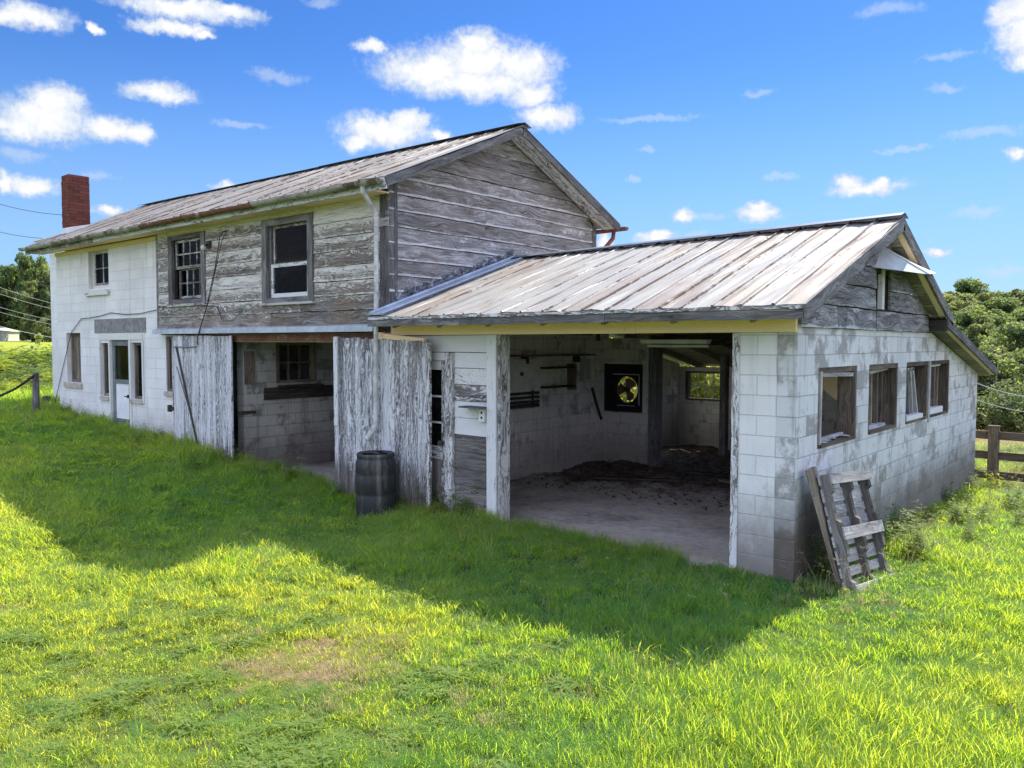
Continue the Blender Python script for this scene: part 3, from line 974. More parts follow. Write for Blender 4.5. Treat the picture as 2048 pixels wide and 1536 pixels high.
dl = plankdoor('barn_door', -12.0, -9.9, .25, 2.48, 2.47, -.125, .03)
mb = MB(); mb.tube([(-11.78, -.175, 2.28), (-11.02, -.175, .35)], .018); mb.tube([(-11.78, -.175, 1.9), (-11.15, -.17, .75)], .007, n=5); mb.build_each('brace_bar', M['iron'], dl)
mb = MB(); mb.tube([(-11.88, -.165, 2.265), (-11.02, -.165, 2.275)], .012); mb.tube([(-11.02, -.165, 2.50), (-11.02, -.175, 2.38), (-11.0, -.18, 2.33), (-10.95, -.18, 2.36)], .008, n=6); mb.build_each('hanger_bar', M['pale_grey_wood'], dl)
mb = MB(); mb.poly([(-11.05, -.16, 1.95), (-10.93, -.16, 1.98), (-10.95, -.16, 1.86)], .03, (0, -1, 0)); mb.build('hook_plate', M['metal_white'], dl)
mb = MB(); mb.b2((-12.1, -.17, 1.05), (-11.95, -.13, 1.12)); mb.b2((-12.14, -.19, 1.02), (-12.06, -.13, 1.15)); mb.build('latch', M['iron'], dl)
dr = plankdoor('barn_door', -7.0, -4.92, .0, 2.44, 2.365, -.14, -.01, .09)
mb = MB(); mb.board((-6.985, -.172, 0), (0, 0, 1), (1, 0, 0), (0, -1, 0), 1.1, 2.44, .09, .018, seg=.3, wob=.003, pb=.1); mb.build('edge_strip', M['white_half'], dr)
mb = MB(); mb.board((-4.985, -.172, 0), (0, 0, 1), (1, 0, 0), (0, -1, 0), .0, 2.35, .065, .018, seg=.3, wob=.003, pb=-.1); mb.build('edge_strip', M['white_half'], dr)

# upper windows in the siding
mb = MB()
frame(SY, mb, -12.12, -10.78, 3.06, 4.37, .15, .13, .09, .10, -.03, .025, pb=-.05)
SY.bar(mb, -12.14, -10.75, 3.03, 3.075, -.02, .055, pb=.35)
w1 = mb.build('window', M['grey_wood'], barn)
sash(w1, SY, -11.97, -10.91, 3.74, 4.28, .045, 4, 2, -.10, -.055, M['white_half'], -.02)
sash(w1, SY, -11.95, -10.92, 3.17, 3.77, .055, 4, 2, -.155, -.11, M['white_half'], -.06)
mb = MB()
frame(SY, mb, -8.95, -7.56, 2.99, 4.36, .13, .13, .10, .09, -.03, .028, pb=-.05)
SY.bar(mb, -8.98, -7.53, 2.965, 3.0, -.02, .06, pb=.35)
SY.bar(mb, -8.815, -8.74, 3.08, 4.26, -.14, -.03, pb=-.1)
w2 = mb.build('window', M['grey_wood'], barn)
sash(w2, SY, -8.735, -7.70, 3.59, 4.27, .05, 1, 1, -.10, -.06, M['white_half'], -.05)
sash(w2, SY, -8.735, -7.70, 3.09, 3.635, .055, 1, 1, -.055, -.015, M['white_half'], .12)
# block wall windows
mb = MB(); frame(FY, mb, -15.995, -14.995, 3.545, 4.405, .06, .06, .05, .07, -.15, -.09)
w3 = mb.build('window', M['white_paint'], barn)
sash(w3, FY, -15.93, -15.06, 3.62, 4.35, .04, 2, 2, -.14, -.10, M['white_half'])
mb = MB(); FY.bar(mb, -16.10, -14.93, 3.385, 3.50, .003, .06); mb.build('sill', M['white_paint'], w3)
mb = MB(); frame(FY, mb, -17.295, -16.525, 1.425, 2.565, .05, .05, .05, .05, -.17, -.1)
w4 = mb.build('window', M['brown_wood'], barn)
mb = MB()
for i in range(5):
    mb.board((-17.25 + i * .136, .168, 0), (0, 0, 1), (1, 0, 0), (0, -1, 0), 1.47, 2.52, .13, .02)
mb.build('boarding', M['brown_wood'], w4)
mb = MB(); FY.bar(mb, -17.40, -16.45, 1.30, 1.415, .003, .05); mb.build('sill', M['sill'], w4)
mb = MB(); frame(FY, mb, -12.525, -12.025, 1.395, 2.465, .1, .05, .05, .05, -.15, -.02, pb=-.2)
w5 = mb.build('window', M['brown_wood'], barn)
mb = MB(); FY.bar(mb, -12.56, -12.0, 1.30, 1.39, .003, .05); mb.build('sill', M['sill'], w5)
# entrance with sidelights
mb = MB(); FY.bar(mb, -15.72, -13.33, 2.56, 2.86, .003, .018); mb.build('lintel', M['lintel'], barn)
mb = MB(); FY.bar(mb, -15.50, -13.48, 2.41, 2.53, .003, .02); FY.bar(mb, -15.06, -14.99, .3, 2.405, .003, .018); FY.bar(mb, -14.10, -14.02, .3, 2.405, .003, .018)
FY.bar(mb, -15.50, -15.47, 1.1, 2.40, .003, .018); FY.bar(mb, -13.52, -13.46, 1.1, 2.40, .003, .018)
mb.build('entrance_trim', M['white_paint'], barn)
for a0, a1 in ((-15.455, -15.075), (-14.005, -13.535)):
    mb = MB(); frame(FY, mb, a0, a1, 1.175, 2.345, .05, .05, .05, .06, -.16, -.06, pb=-.1); ww = mb.build('sidelight', M['brown_wood'], barn)
    g_ = MB(); FY.bar(g_, a0 + .05, a1 - .05, 1.23, 2.3, -.125, -.12); g_.build('pane', M['glass'], ww)
    mb = MB(); FY.bar(mb, a0 - .04, a1 + .02, 1.09, 1.165, .003, .05); mb.build('sill', M['sill'], ww)
mb = MB()
frame(FY, mb, -14.965, -14.125, .26, 2.385, .1, .1, .1, .12, -.09, -.03)
FY.bar(mb, -14.865, -14.225, 1.47, 1.56, -.088, -.032)
ed = mb.build('entrance_door', M['green_paint'], barn)
mb = MB(); FY.bar(mb, -14.865, -14.225, .72, 1.468, -.075, -.05); mb.build('door_panel', M['door_white'], ed)
mb = MB(); FY.bar(mb, -14.865, -14.225, .38, .718, -.075, -.045); mb.build('kick_panel', M['green_paint'], ed)
mb = MB(); FY.bar(mb, -14.865, -14.225, 1.562, 2.284, -.065, -.06); mb.build('pane', M['glass'], ed)
mb = MB(); FY.bar(mb, -14.215, -14.165, 1.18, 1.25, -.03, .02); mb.tube([FY.pt(-14.19, 1.21, .01), FY.pt(-14.30, 1.21, .03)], .012); mb.build('door_handle', M['iron'], ed)

# inner window and shelf boards on the partition
IX = PL('x', -10.1)
mb = MB(); frame(IX, mb, .88, 1.77, 1.6, 2.36, .06, .06, .05, .05, -.12, .02); grid(IX, mb, .94, 1.71, 1.65, 2.31, 3, 2, .03, -.1, -.06)
w6 = mb.build('window', M['brown_wood'], barn)
mb = MB(); IX.bar(mb, .61, 2.15, 1.30, 1.52, .003, .035); IX.bar(mb, .9, 1.85, 1.525, 1.56, .003, .14); mb.build_each('ledger_board', M['dark_wood'], barn)
mb = MB(); IX.bar(mb, 2.2, 3.2, 1.33, 1.5, .003, .03); IX.bar(mb, .22, .42, 1.6, 2.2, .003, .03); mb.build_each('ledger_board', M['brown_wood'], barn)
mb = MB(); mb.b2((-10.095, .05, 1.07), (-10.05, .42, 1.12)); mb.build('bracket', M['iron'], barn)

# roof
E0, E1, R0, R1 = (-18.34, -.458, 4.61), (-5.425, -.458, 4.61), (-18.34, 2.423, 5.95), (-5.425, 2.423, 5.855)
roofsheet('roof', M['roof_barn'], barn, E0, E1, R0, R1, pitch=.305, rib=.02, nseg=8)
B0, B1 = (-18.34, 5.304, 4.61), (-5.425, 5.304, 4.61)
roofsheet('roof', M['roof_barn'], barn, B0, B1, R0, R1, pitch=.305, rib=.02, nseg=3)
mb = MB()
for i in range(5):
    a, b = -18.36 + i * 2.588, -18.36 + (i + 1) * 2.588 + .03
    za = 5.95 + (5.855 - 5.95) * i / 5 + .035; zb = 5.95 + (5.855 - 5.95) * (i + 1) / 5 + .035
    for sg in (-1, 1):
        lift = random.uniform(0, .012)
        p = [(a, 2.423, za), (b, 2.423, zb), (b, 2.423 + sg * .17, zb - .055 + lift), (a, 2.423 + sg * .17, za - .055 + lift)]
        mb.poly(p, .006, (0, sg * .3, 1), rnd=.3)
mb.build('ridge_cap', M['ridge'], barn)
# decking, rakes, soffits, fascia
dk = MB()
for e_, r_ in (((-.44, 4.585), (2.423, 5.82)), ((5.286, 4.585), (2.423, 5.82))):
    for k in range(7):
        f0, f1 = k / 7, (k + .97) / 7
        y0 = e_[0] + (r_[0] - e_[0]) * f0; y1 = e_[0] + (r_[0] - e_[0]) * f1
        z0 = e_[1] + (r_[1] - e_[1]) * f0; z1 = e_[1] + (r_[1] - e_[1]) * f1
        ang = math.atan2(z1 - z0, y1 - y0)
        dk.box((-11.88, (y0 + y1) / 2, (z0 + z1) / 2 - .028), (12.86, math.hypot(y1 - y0, z1 - z0), .022), Matrix.Rotation(ang, 3, 'X'), grain=0)
dk.build('roof_deck', M['deck_wood'], barn)
for x in (-5.44, -18.32):
    mb = MB(); mb.beam((x, -.47, 4.525), (x, 2.41, 5.77), .03, .13); mb.beam((x, 5.316, 4.525), (x, 2.436, 5.77), .03, .13); mb.build_each('rake_board', M['grey_wood'], barn)
mb = MB()
for xx, ww in ((-5.71, .17), (-5.53, .16)):
    mb.beam((xx, -.1, 4.675), (xx, 2.35, 5.735), ww, .016, pb=-.25); mb.beam((xx, 5.3, 4.53), (xx, 2.45, 5.765), ww, .016, pb=.10)
mb.build('gable_soffit', M['white_half'], barn)
mb = MB(); mb.b2((-18.30, -.44, 4.455), (-5.80, -.10, 4.475), grain=0, pb=.1); mb.b2((-12.56, -.098, 4.38), (-6.0, -.084, 4.453), pb=.1); mb.b2((-17.77, -.03, 4.37), (-12.6, -.004, 4.455), pb=.1); mb.build('soffit', M['cream_bounce_paint'], barn)
mb = MB()
for a, b in ((-18.33, -14.6), (-14.59, -10.2), (-10.19, -5.45)):
    mb.b2((a, -.468, 4.43), (b, -.443, 4.585), pb=random.uniform(-.05, .1))
mb.build('fascia', M['white_half'], barn)


def gutter(name, mat, xa, xb, y, z, r=.07, sg=-1):
    mb = MB()
    n = 9
    m = max(2, int((xb - xa) / .5))
    sagr = [random.gauss(0, .006) for _ in range(m + 1)]
    ring = lambda i, rr, j: V((xa + (xb - xa) * j / m, y + rr * math.cos(math.pi + math.pi * i / n), z + rr * math.sin(math.pi + math.pi * i / n) + sagr[j]))
    for j in range(m):
        for i in range(n):
            mb.face([ring(i, r, j), ring(i + 1, r, j), ring(i + 1, r, j + 1), ring(i, r, j + 1)][::-1], [(j * .5, i * .03)] * 4, .3)
            mb.face([ring(i, r - .006, j), ring(i + 1, r - .006, j), ring(i + 1, r - .006, j + 1), ring(i, r - .006, j + 1)], [(j * .5, i * .03)] * 4, .3)
        for i in (0, n):
            q = [ring(i, r, j), ring(i, r - .006, j), ring(i, r - .006, j + 1), ring(i, r, j + 1)]
            mb.face(q, [(0, 0)] * 4, .3)
    for j in (0, m):
        mb.face([ring(i, r - .001, j) for i in range(n + 1)], [(0, 0)] * (n + 1), .3)
    return mb.build(name, mat, barn)


gutter('gutter', M['gutter'], -18.36, -12.3, -.545, 4.565)
gutter('gutter', M['gutter_rust'], -12.3, -8.5, -.545, 4.56)
gutter('gutter', M['gutter'], -8.5, -5.50, -.545, 4.565)
gutter('gutter', M['red_gutter'], -12.0, -5.33, 5.40, 4.545)
mb = MB(); mb.tube([(-5.86, -.53, 4.50), (-5.86, -.52, 4.42), (-5.90, -.32, 4.24), (-5.91, -.26, 4.17), (-5.91, -.25, 4.05), (-5.92, -.25, 3.0), (-5.93, -.26, 1.75), (-5.93, -.27, 1.17)], .034, n=10)
dsp = mb.build('downspout', M['pipe_white'], barn)
mb = MB(); mb.tube([(-5.93, -.27, 1.19), (-5.95, -.31, 1.10), (-5.98, -.40, .98)], .038, n=10); mb.build('spout_shoe', M['pipe_white'], dsp)
mb = MB(); mb.tube([(-5.62, 5.40, 4.48), (-5.62, 5.38, 4.36), (-5.70, 5.27, 4.2), (-5.80, 5.17, 4.08), (-5.80, 5.16, 2.4)], .04, n=8); mb.build('downspout', M['red_gutter'], barn)

# chimney
mb = MB()
cx0, cx1, cy0, cy1 = -18.29, -17.87, .36, .84
zz = 4.6
while zz < 6.36:
    j = random.uniform(-.006, .006)
    mb.b2((cx0 + j, cy0 + j, zz), (cx1 + j, cy1 - j, zz + .066), rnd=.2)
    mb.b2((cx0 + .012, cy0 + .012, zz + .065), (cx1 - .012, cy1 - .012, zz + .073), rnd=.2)
    zz += .072
for f_ in range(len(mb.f)):      # brick pattern needs metre uvs with height in v
    pts = [mb.v[i] for i in mb.f[f_]]
    n = (V(pts[1]) - V(pts[0])).cross(V(pts[2]) - V(pts[0]))
    for k in range(4):
        p = pts[k]
        mb.uv[f_ * 4 + k] = ((p[1] if abs(n.x) > abs(n.y) else p[0]), p[2] - 4.6)
ch = mb.build('chimney', M['brick'], barn)
mb = MB(); zz0 = lambda y: 4.61 + .432 * (y + .458)
mb.poly([(cx1 + .012, cy0 - .03, zz0(cy0 - .03)), (cx1 + .012, cy1 + .1, zz0(cy1 + .1)), (cx1 + .012, cy1 + .1, zz0(cy1 + .1) + .06), (cx1 + .012, cy0 - .03, zz0(cy0) + .16)], .012, (1, 0, 0))
mb.poly([(cx0 - .02, cy0 - .012, zz0(cy0) - .02), (cx1 + .02, cy0 - .012, zz0(cy0) - .02), (cx1 + .02, cy0 - .012, zz0(cy0) + .16), (cx0 - .02, cy0 - .012, zz0(cy0) + .16)], .012, (0, -1, 0))
mb.build('chimney_flashing', M['galv_light'], ch)
# low sheet of the annex roof beyond the left gable end
mb = MB(); mb.poly([(-20.8, .55, 5.02), (-18.30, .55, 5.06), (-18.30, 3.0, 5.15), (-20.8, 3.0, 5.12)], .03, (0, 0, 1)); mb.build('annex_roof', M['galv_light'], barn)
mb = MB(); mb.b2((-20.6, .9, .0), (-18.4, 2.8, 5.0)); mb.build('annex_wall', M['block_white'], barn)
# lamp holder on the siding
mb = MB(); mb.b2((-10.68, -.15, 4.04), (-10.56, -.108, 4.16)); mb.tube([(-10.62, -.15, 4.1), (-10.60, -.24, 4.07)], .02); lh = mb.build('lamp_holder', M['iron'], barn)
mb = MB(); mb.lathe((-10.60, -.25, 3.99), [(.005, 0), (.035, .02), (.045, .06), (.02, .1), (.005, .1)], 12); mb.build('bulb', M['metal_white'], lh, smooth=True)
# wires along the wall
t = empty('wall_cable', (-15, 0, 2.9), 'thin black cable looping along the white block wall above the narrow doorway', 'cable')
mb = MB(); mb.tube([(-18.0, -.02, .9), (-17.7, -.025, 1.4), (-16.95, -.025, 2.58), (-16.38, -.025, 2.89), (-15.93, -.025, 2.9), (-15.41, -.025, 2.93), (-14.87, -.025, 2.99), (-14.21, -.025, 2.94), (-13.54, -.025, 2.94), (-12.8, -.03, 3.0), (-12.62, -.05, 3.02), (-12.5, -.15, 3.03), (-10.9, -.14, 3.03), (-10.35, -.14, 2.99), (-10.2, -.14, 2.76)], .008, n=5)
mb.build('strand', M['cable'], t)
t = empty('hanging_rope', (-10.4, -.2, 3), 'dark double wire hanging slantwise from the eave across grey siding to the left plank door', 'wire')
mb = MB(); mb.tube([(-9.98, -.14, 4.30), (-10.03, -.2, 4.27), (-10.12, -.2, 4.20), (-10.3, -.19, 3.7), (-10.6, -.2, 3.0), (-10.88, -.23, 2.47), (-10.9, -.22, 2.3)], .009, n=5); mb.build('strand', M['cable'], t)
mb = MB(); mb.tube([(-10.0, -.14, 4.30), (-10.06, -.21, 4.1), (-10.45, -.21, 3.2), (-10.85, -.24, 2.47)], .007, n=5); mb.build('strand', M['cable'], t)

# ------------------------------------------------------------------ the open shed
shed = empty('open_shed', (-2.8, 3, 0), 'low open-fronted block shed with a wide bay and rust-streaked tin roof, joined to the barn', 'shed')
GX = PL('x', 0.)
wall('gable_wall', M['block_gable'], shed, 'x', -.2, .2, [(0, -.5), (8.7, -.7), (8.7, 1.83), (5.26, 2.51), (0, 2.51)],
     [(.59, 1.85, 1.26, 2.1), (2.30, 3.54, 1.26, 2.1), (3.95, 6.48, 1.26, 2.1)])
wall('front_pillar', M['block_pillar'], shed, 'y', .003, .2, [(-.60, -.4), (-.202, -.4), (-.202, 2.46), (-.60, 2.46)])
wall('back_wall', M['block_inside'], shed, 'y', 8.5, .2, [(-6.0, -.6), (-.202, -.6), (-.202, 1.83), (-6.0, 1.83)], [(-5.71, -4.82, 1.09, 1.74)])
wall('side_wall', M['block_inside'], shed, 'x', -6.0, .15, [(7.5, -.6), (8.5, -.6), (8.5, 1.9), (7.5, 2.1)])
wall('fan_wall', M['block_inside'], shed, 'y', 5.45, .15, [(-5.85, -.3), (-4.72, -.3), (-4.72, 2.45), (-5.85, 2.45)], [(-5.84, -4.98, 1.03, 1.96)])
mb = MB(); mb.b2((-4.80, 5.36, -.3), (-4.64, 5.60, 2.5)); mb.b2((-4.35, 7.4, -.3), (-4.22, 7.55, 2.1)); mb.build_each('post', M['grey_wood'], shed)
mb = MB(); mb.b2((-4.70, 5.30, 2.32), (-.21, 5.46, 2.5)); mb.build('plate_beam', M['dark_wood'], shed)
# floor, rising into litter at the back
me = bpy.data.meshes.new('floor')
fx = np.linspace(-6.0, -.1, 60); fy = np.linspace(-.05, 8.5, 86)
FX, FYY = np.meshgrid(fx, fy, indexing='ij')
FZ = .03 + np.clip((FYY - 3.2) / 3, 0, 1) * .05 + np.clip((FYY - 2.6), 0, 1) * (.03 * np.sin(FX * 5.1) * np.sin(FYY * 4.3) + .02 * np.sin(FX * 11 + FYY * 3) + rng.normal(0, .012, FX.shape))
FZ = np.where(FYY < .1, -.02 + .05 * np.clip((FYY + .05) / .15, 0, 1), FZ)
ii = np.arange(60 * 86).reshape(60, 86)
me.from_pydata(np.stack([FX + 2.8, FYY - 3, FZ], -1).reshape(-1, 3).tolist(), [], np.stack([ii[:-1, :-1], ii[1:, :-1], ii[1:, 1:], ii[:-1, 1:]], -1).reshape(-1, 4).tolist())
me.materials.append(M['concrete'])
o = bpy.data.objects.new('floor', me); C.objects.link(o); o.parent = shed

# front: boarded bay with the narrow door
mb = MB(); mb.b2((-5.845, .06, -.2), (-4.0, .14, 2.46)); mb.build('sheathing', M['dark_wood'], shed)
mb = MB()
rows = [(2.23, 2.455, -5.84, -4.02, .5), (2.02, 2.222, -4.655, -4.02, .35), (1.80, 2.015, -4.655, -4.02, .03), (1.58, 1.795, -4.655, -4.02, -.08), (1.355, 1.575, -4.655, -4.02, .07), (1.125, 1.35, -4.655, -4.02, .2),
        (.905, 1.12, -4.655, -4.02, -.24), (.675, .90, -4.655, -4.02, -.34), (.445, .67, -4.655, -4.02, -.34), (.225, .44, -4.655, -4.02, -.30), (.0, .22, -4.655, -4.02, -.45)]
for z0, z1, a, b, pb in rows:
    mb.board((0, .058, z0), (1, 0, 0), (0, 0, 1), (0, -1, 0), a, b, z1 - z0, .022, wob=.003, tilt=.012, pb=pb)
mb.build('front_siding', M['white_half'], shed)
mb = MB()
FY.bar(mb, -4.795, -4.66, .02, 2.22, -.06, .012, pb=.02); FY.bar(mb, -5.3, -4.797, 2.115, 2.22, -.06, .01, pb=.3)
mb.build('door_trim', M['white_half'], shed)
mb = MB()
FY.bar(mb, -4.885, -4.80, .04, 2.11, -.055, -.012, pb=.06); FY.bar(mb, -5.4, -5.31, .04, 2.11, -.055, -.012, pb=.1)
FY.bar(mb, -5.308, -4.888, 1.985, 2.11, -.054, -.014, pb=.25); FY.bar(mb, -5.308, -4.888, .76, .935, -.054, -.014, pb=.1); FY.bar(mb, -5.308, -4.888, .04, .2, -.054, -.014, pb=-.1)
for zz in (1.26, 1.62):
    FY.bar(mb, -5.308, -4.888, zz - .013, zz + .013, -.05, -.02, pb=.25)
nd_ = mb.build('narrow_door', M['white_half'], shed)
mb = MB()
for i in range(3):
    mb.board((-5.30 + i * .14, .05, 0), (0, 0, 1), (1, 0, 0), (0, -1, 0), .21, .755, .136, .02, pb=-.3)
mb.build('door_panel', M['white_half'], nd_)
mb = MB(); FY.bar(mb, -5.308, -4.888, .94, 1.98, -.04, -.036); mb.build('pane', M['glass'], nd_)
mb = MB(); mb.tube([(-4.85, -.0, .99), (-4.85, -.05, .99)], .025); mb.tube([(-4.85, -.05, .99), (-4.85, -.07, .99)], .04); mb.build('door_knob', M['iron'], nd_)
# socket with its little board hood
mb = MB(); FY.bar(mb, -4.16, -4.06, 1.33, 1.50, -.02, .03); sk = mb.build('socket_box', M['socket'], shed)
mb = MB(); FY.bar(mb, -4.125, -4.095, 1.43, 1.46, .03, .032); FY.bar(mb, -4.125, -4.095, 1.365, 1.395, .03, .032); mb.build_each('socket_hole', M['black'], sk)
mb = MB(); mb.beam((-4.40, -.08, 1.515), (-4.02, -.08, 1.515), .17, .02); mb.build('socket_hood', M['grey_wood'], sk)
# posts and beam of the big bay
mb = MB()
mb.board((-4.02, -.002, 0), (0, 0, 1), (1, 0, 0), (0, -1, 0), -.05, 2.455, .158, .03, seg=.3, wob=.003, pb=.06)
mb.build('bay_post', M['white_half'], shed)
mb = MB(); mb.b2((-4.0, .004, -.1), (-3.865, .13, 2.455), pb=.06); mb.board((-3.865, 0.02, 0), (0, 0, 1), (0, 1, 0), (1, 0, 0), -.05, 2.455, .2, .025, seg=.3, wob=.003, pb=.10); mb.build('bay_post', M['white_half'], shed)
mb = MB(); mb.board((-.665, .0, 0), (0, 0, 1), (1, 0, 0), (0, -1, 0), -.05, 2.455, .075, .012, seg=.3, wob=.003, pb=.08); mb.b2((-.662, .002, -.1), (-.602, .2, 2.455), pb=.1); mb.build('bay_post', M['white_half'], shed)
mb = MB(); mb.b2((-5.95, -.045, 2.46), (-1.8, .15, 2.60)); mb.b2((-1.797, -.042, 2.462), (-.004, .15, 2.60)); mb.build('bay_beam', M['cream_bounce_paint'], shed)
mb = MB(); mb.b2((-5.80, -.485, 2.602), (.10, -.05, 2.62), grain=0); mb.build('eave_soffit', M['cream_bounce_paint'], shed)
mb = MB()
for a, b in ((-5.80, -4.05), (-4.045, -1.9), (-1.895, .235)):
    mb.board((0, -.485, 2.575), (1, 0, 0), (0, 0, 1), (0, -1, 0), a, b, .125, .025, seg=.3, wob=.004, pb=-.15)
mb.build('fascia', M['grey_wood'], shed)
mb = MB(); mb.board((0, -.512, 2.665), (1, 0, 0), (0, 0, 1), (0, -1, 0), -5.78, .235, .035, .012, seg=.2, wob=.006, pb=-.02); mb.build('drip_strip', M['white_half'], shed)

# gable boards with the vent opening
gz = lambda y: 2.71 + .365 * (y + .509) - .11 if y < 2.6 else 2.71 + .397 * (5.32 - y) - .11
sg = MB()
z = 2.515
while z < 3.72:
    hgt = .245
    inv = lambda zz: (max(.0, (zz + .11 - 2.71) / .365 - .509), min(5.26, 5.32 - (zz + .11 - 2.71) / .397))
    a0, b0 = inv(z); a1, b1 = inv(z + hgt)
    if b0 - a0 < .1: break
    if b1 <= a1: a1 = b1 = (a0 + b0) / 2
    parts = [((a0, b0), (a1, b1))]
    if 2.75 < z < 3.2:
        parts = [((a0, 2.40), (a1, 2.40)), ((3.0, b0), (3.0, b1))]
    elif z < 2.6:
        parts = [((a0, 1.05), (a1, 1.05)), ((1.06, 2.42), (1.06, 2.42)), ((2.46, b0), (2.46, b1))]
    for (p0, p1), (q0, q1) in parts:
        sg.board((0, 0, z), (0, 1, 0), (0, 0, 1), (1, 0, 0), p0 + .003, p1 - .003, hgt - random.uniform(.003, .015), .022, top=(q0, q1), wob=.008, tilt=.014,
                 pb=(.06 if z < 2.6 and p0 < 1.2 else (-.12 if z > 2.7 else -.06)))
    z += hgt
sg.build('gable_siding', M['shed_gable'], shed)
wall('sheathing', M['dark_wood'], shed, 'x', -.05, .045, [(.15, 2.515), (5.24, 2.515), (5.24, 2.62), (2.6, 3.70), (.15, 2.75)], [(2.40, 3.0, 2.77, 3.20)])
mb = MB(); mb.b2((-.04, 2.70, 2.77), (.015, 2.80, 3.26)); mb.build('vent_post', M['white_half'], shed)
A, L_, Mm, T, Pp = V((.03, 2.68, 3.51)), V((.03, 2.26, 3.25)), V((.06, 3.10, 3.29)), V((.27, 4.20, 3.29)), V((.50, 2.87, 3.18))
mb = MB(); mb.poly([L_, Mm, Pp, A], .008, (A - L_).cross(Mm - L_)); hd = mb.build('vent_hood', M['grey_metal'], shed)
mb = MB(); mb.poly([A, Pp, T], .008, (0, 0, 1)); mb.build('hood_top', M['galv_light'], hd)  # same folded sheet, its sunlit top put in as a paler colour

# roof planes
LX, RX = -5.80, .25
roofsheet('roof', M['roof_shed'], shed, (LX, -.525, 2.705), (RX, -.525, 2.705), (LX, 2.622, 3.75), (RX, 2.622, 3.85), pitch=.30, rib=.018, ribw=.036, nseg=7, dent=.005)
roofsheet('roof', M['roof_shed'], shed, (LX, 5.34, 2.745), (RX, 5.34, 2.745), (LX, 2.622, 3.75), (RX, 2.622, 3.85), pitch=.30, nseg=3)
roofsheet('roof', M['roof_shed'], shed, (-6.1, 9.0, 1.90), (RX, 9.0, 1.90), (-6.1, 4.95, 2.73), (RX, 4.95, 2.73), pitch=.30, nseg=3)
mb = MB()
for i in range(3):
    a, b = LX + .02 + i * 2.0, min(RX + .03, LX + .02 + (i + 1) * 2.0 + .05)
    fz = lambda x: 3.75 + .1 * (x - LX) / (RX - LX) + .045
    for sg_ in (-1, 1):
        l_ = random.uniform(-.004, .014)
        mb.poly([(a, 2.622, fz(a) + .004 * i), (b, 2.622, fz(b) + .004 * i), (b, 2.622 + sg_ * .16, fz(b) - .05 + l_), (a, 2.622 + sg_ * .16, fz(a) - .05 + l_)], .006, (0, .3 * sg_, 1), rnd=.3)
mb.build('ridge_cap', M['ridge'], shed)
mb = MB()
for (ya, za), (yb_, zb_), nk in (((-.50, 2.665), (2.60, 3.76), 9), ((5.30, 2.70), (2.64, 3.76), 8), ((8.96, 1.862), (5.0, 2.685), 10)):
    for k in range(nk):
        f0, f1 = k / nk, (k + .95) / nk
        y0, y1 = ya + (yb_ - ya) * f0, ya + (yb_ - ya) * f1
        z0, z1 = za + (zb_ - za) * f0, za + (zb_ - za) * f1
        tl = .0085 * ((za + zb_) / 2 - 2.5)
        mb.box((-2.80, (y0 + y1) / 2, (z0 + z1) / 2 - .045), (5.92, math.hypot(y1 - y0, z1 - z0), .02), Matrix.Rotation(math.atan2(z1 - z0, y1 - y0), 3, 'X') @ Matrix.Rotation(-.012, 3, 'Y'), grain=0)
mb.build('roof_deck', M['deck_wood'], shed)
for k in range(7):
    x = -5.4 + k * .85
    mb = MB(); mb.beam((x, -.4, 2.60), (x, 2.58, 3.63), .045, .11); mb.beam((x, 5.2, 2.62), (x, 2.66, 3.63), .045, .11); mb.beam((x, 8.85, 1.80), (x, 5.5, 2.50), .045, .10)
    mb.build('rafter', M['deck_wood'], shed)
mb = MB(); mb.beam((.255, -.515, 2.64), (.255, 2.63, 3.765), .028, .14, pb=-.02); mb.build('rake_board', M['grey_wood'], shed)
mb = MB(); mb.beam((.255, 5.33, 2.67), (.255, 2.61, 3.765), .028, .14, pb=.0); mb.build('rake_board', M['grey_wood'], shed)
mb = MB(); mb.beam((.255, 9.0, 1.835), (.255, 5.0, 2.655), .028, .13, pb=.0); mb.build('rake_board', M['grey_wood'], shed)
mb = MB(); mb.b2((.03, 4.95, 2.53), (.262, 5.06, 2.69)); mb.build('eave_end', M['dark_wood'], shed)
mb = MB()
mb.beam((.13, .0, 2.795), (.13, 2.60, 3.72), .2, .016, pb=-.25); mb.build('gable_soffit', M['cream_bounce_paint'], shed)
mb = MB(); mb.beam((.13, 5.28, 2.62), (.13, 2.64, 3.70), .2, .016, pb=-.12); mb.build('gable_soffit', M['cream_bounce_paint'], shed)
mb = MB(); mb.beam((.125, 8.95, 1.80), (.125, 5.07, 2.60), .22, .016, pb=.0); mb.build('gable_soffit', M['cream_bounce_paint'], shed)
# metal flashing and tar where the shed roof runs into the barn gable
sl = lambda y: 2.705 + (3.75 - 2.705) * (y + .525) / 3.147
mb = MB()
mb.beam((-5.64, -.52, sl(-.52) + .03), (-5.64, 2.55, sl(2.55) + .03), .30, .012)
mb.tube([(-5.50, -.52, sl(-.52) + .04), (-5.50, 2.55, sl(2.55) + .04)], .016, n=8)
mb.tube([(-5.74, -.52, sl(-.52) + .05), (-5.74, 2.55, sl(2.55) + .05)], .022, n=8)
mb.build('valley_flashing', M['flashing'], shed)
mb = MB()
rr_ = random.Random(4)
for lay in range(3):
    pts = []; rad = []
    for k in range(64):
        y = .0 + 2.62 * k / 63
        pts.append((-5.81 - .012 * lay + rr_.uniform(-.008, .012), y + rr_.uniform(-.015, .015), sl(y) + .05 + .04 * lay + rr_.uniform(-.018, .022)))
        rad.append(.03 + rr_.uniform(-.016, .02))
    mb.tube(pts, rad, n=7, rnd=.4)
mb.build('tar_seam', M['tar'], shed, smooth=True)

# gable windows: rotten linings and loose sash bars
WMAT = M['lining_wood']


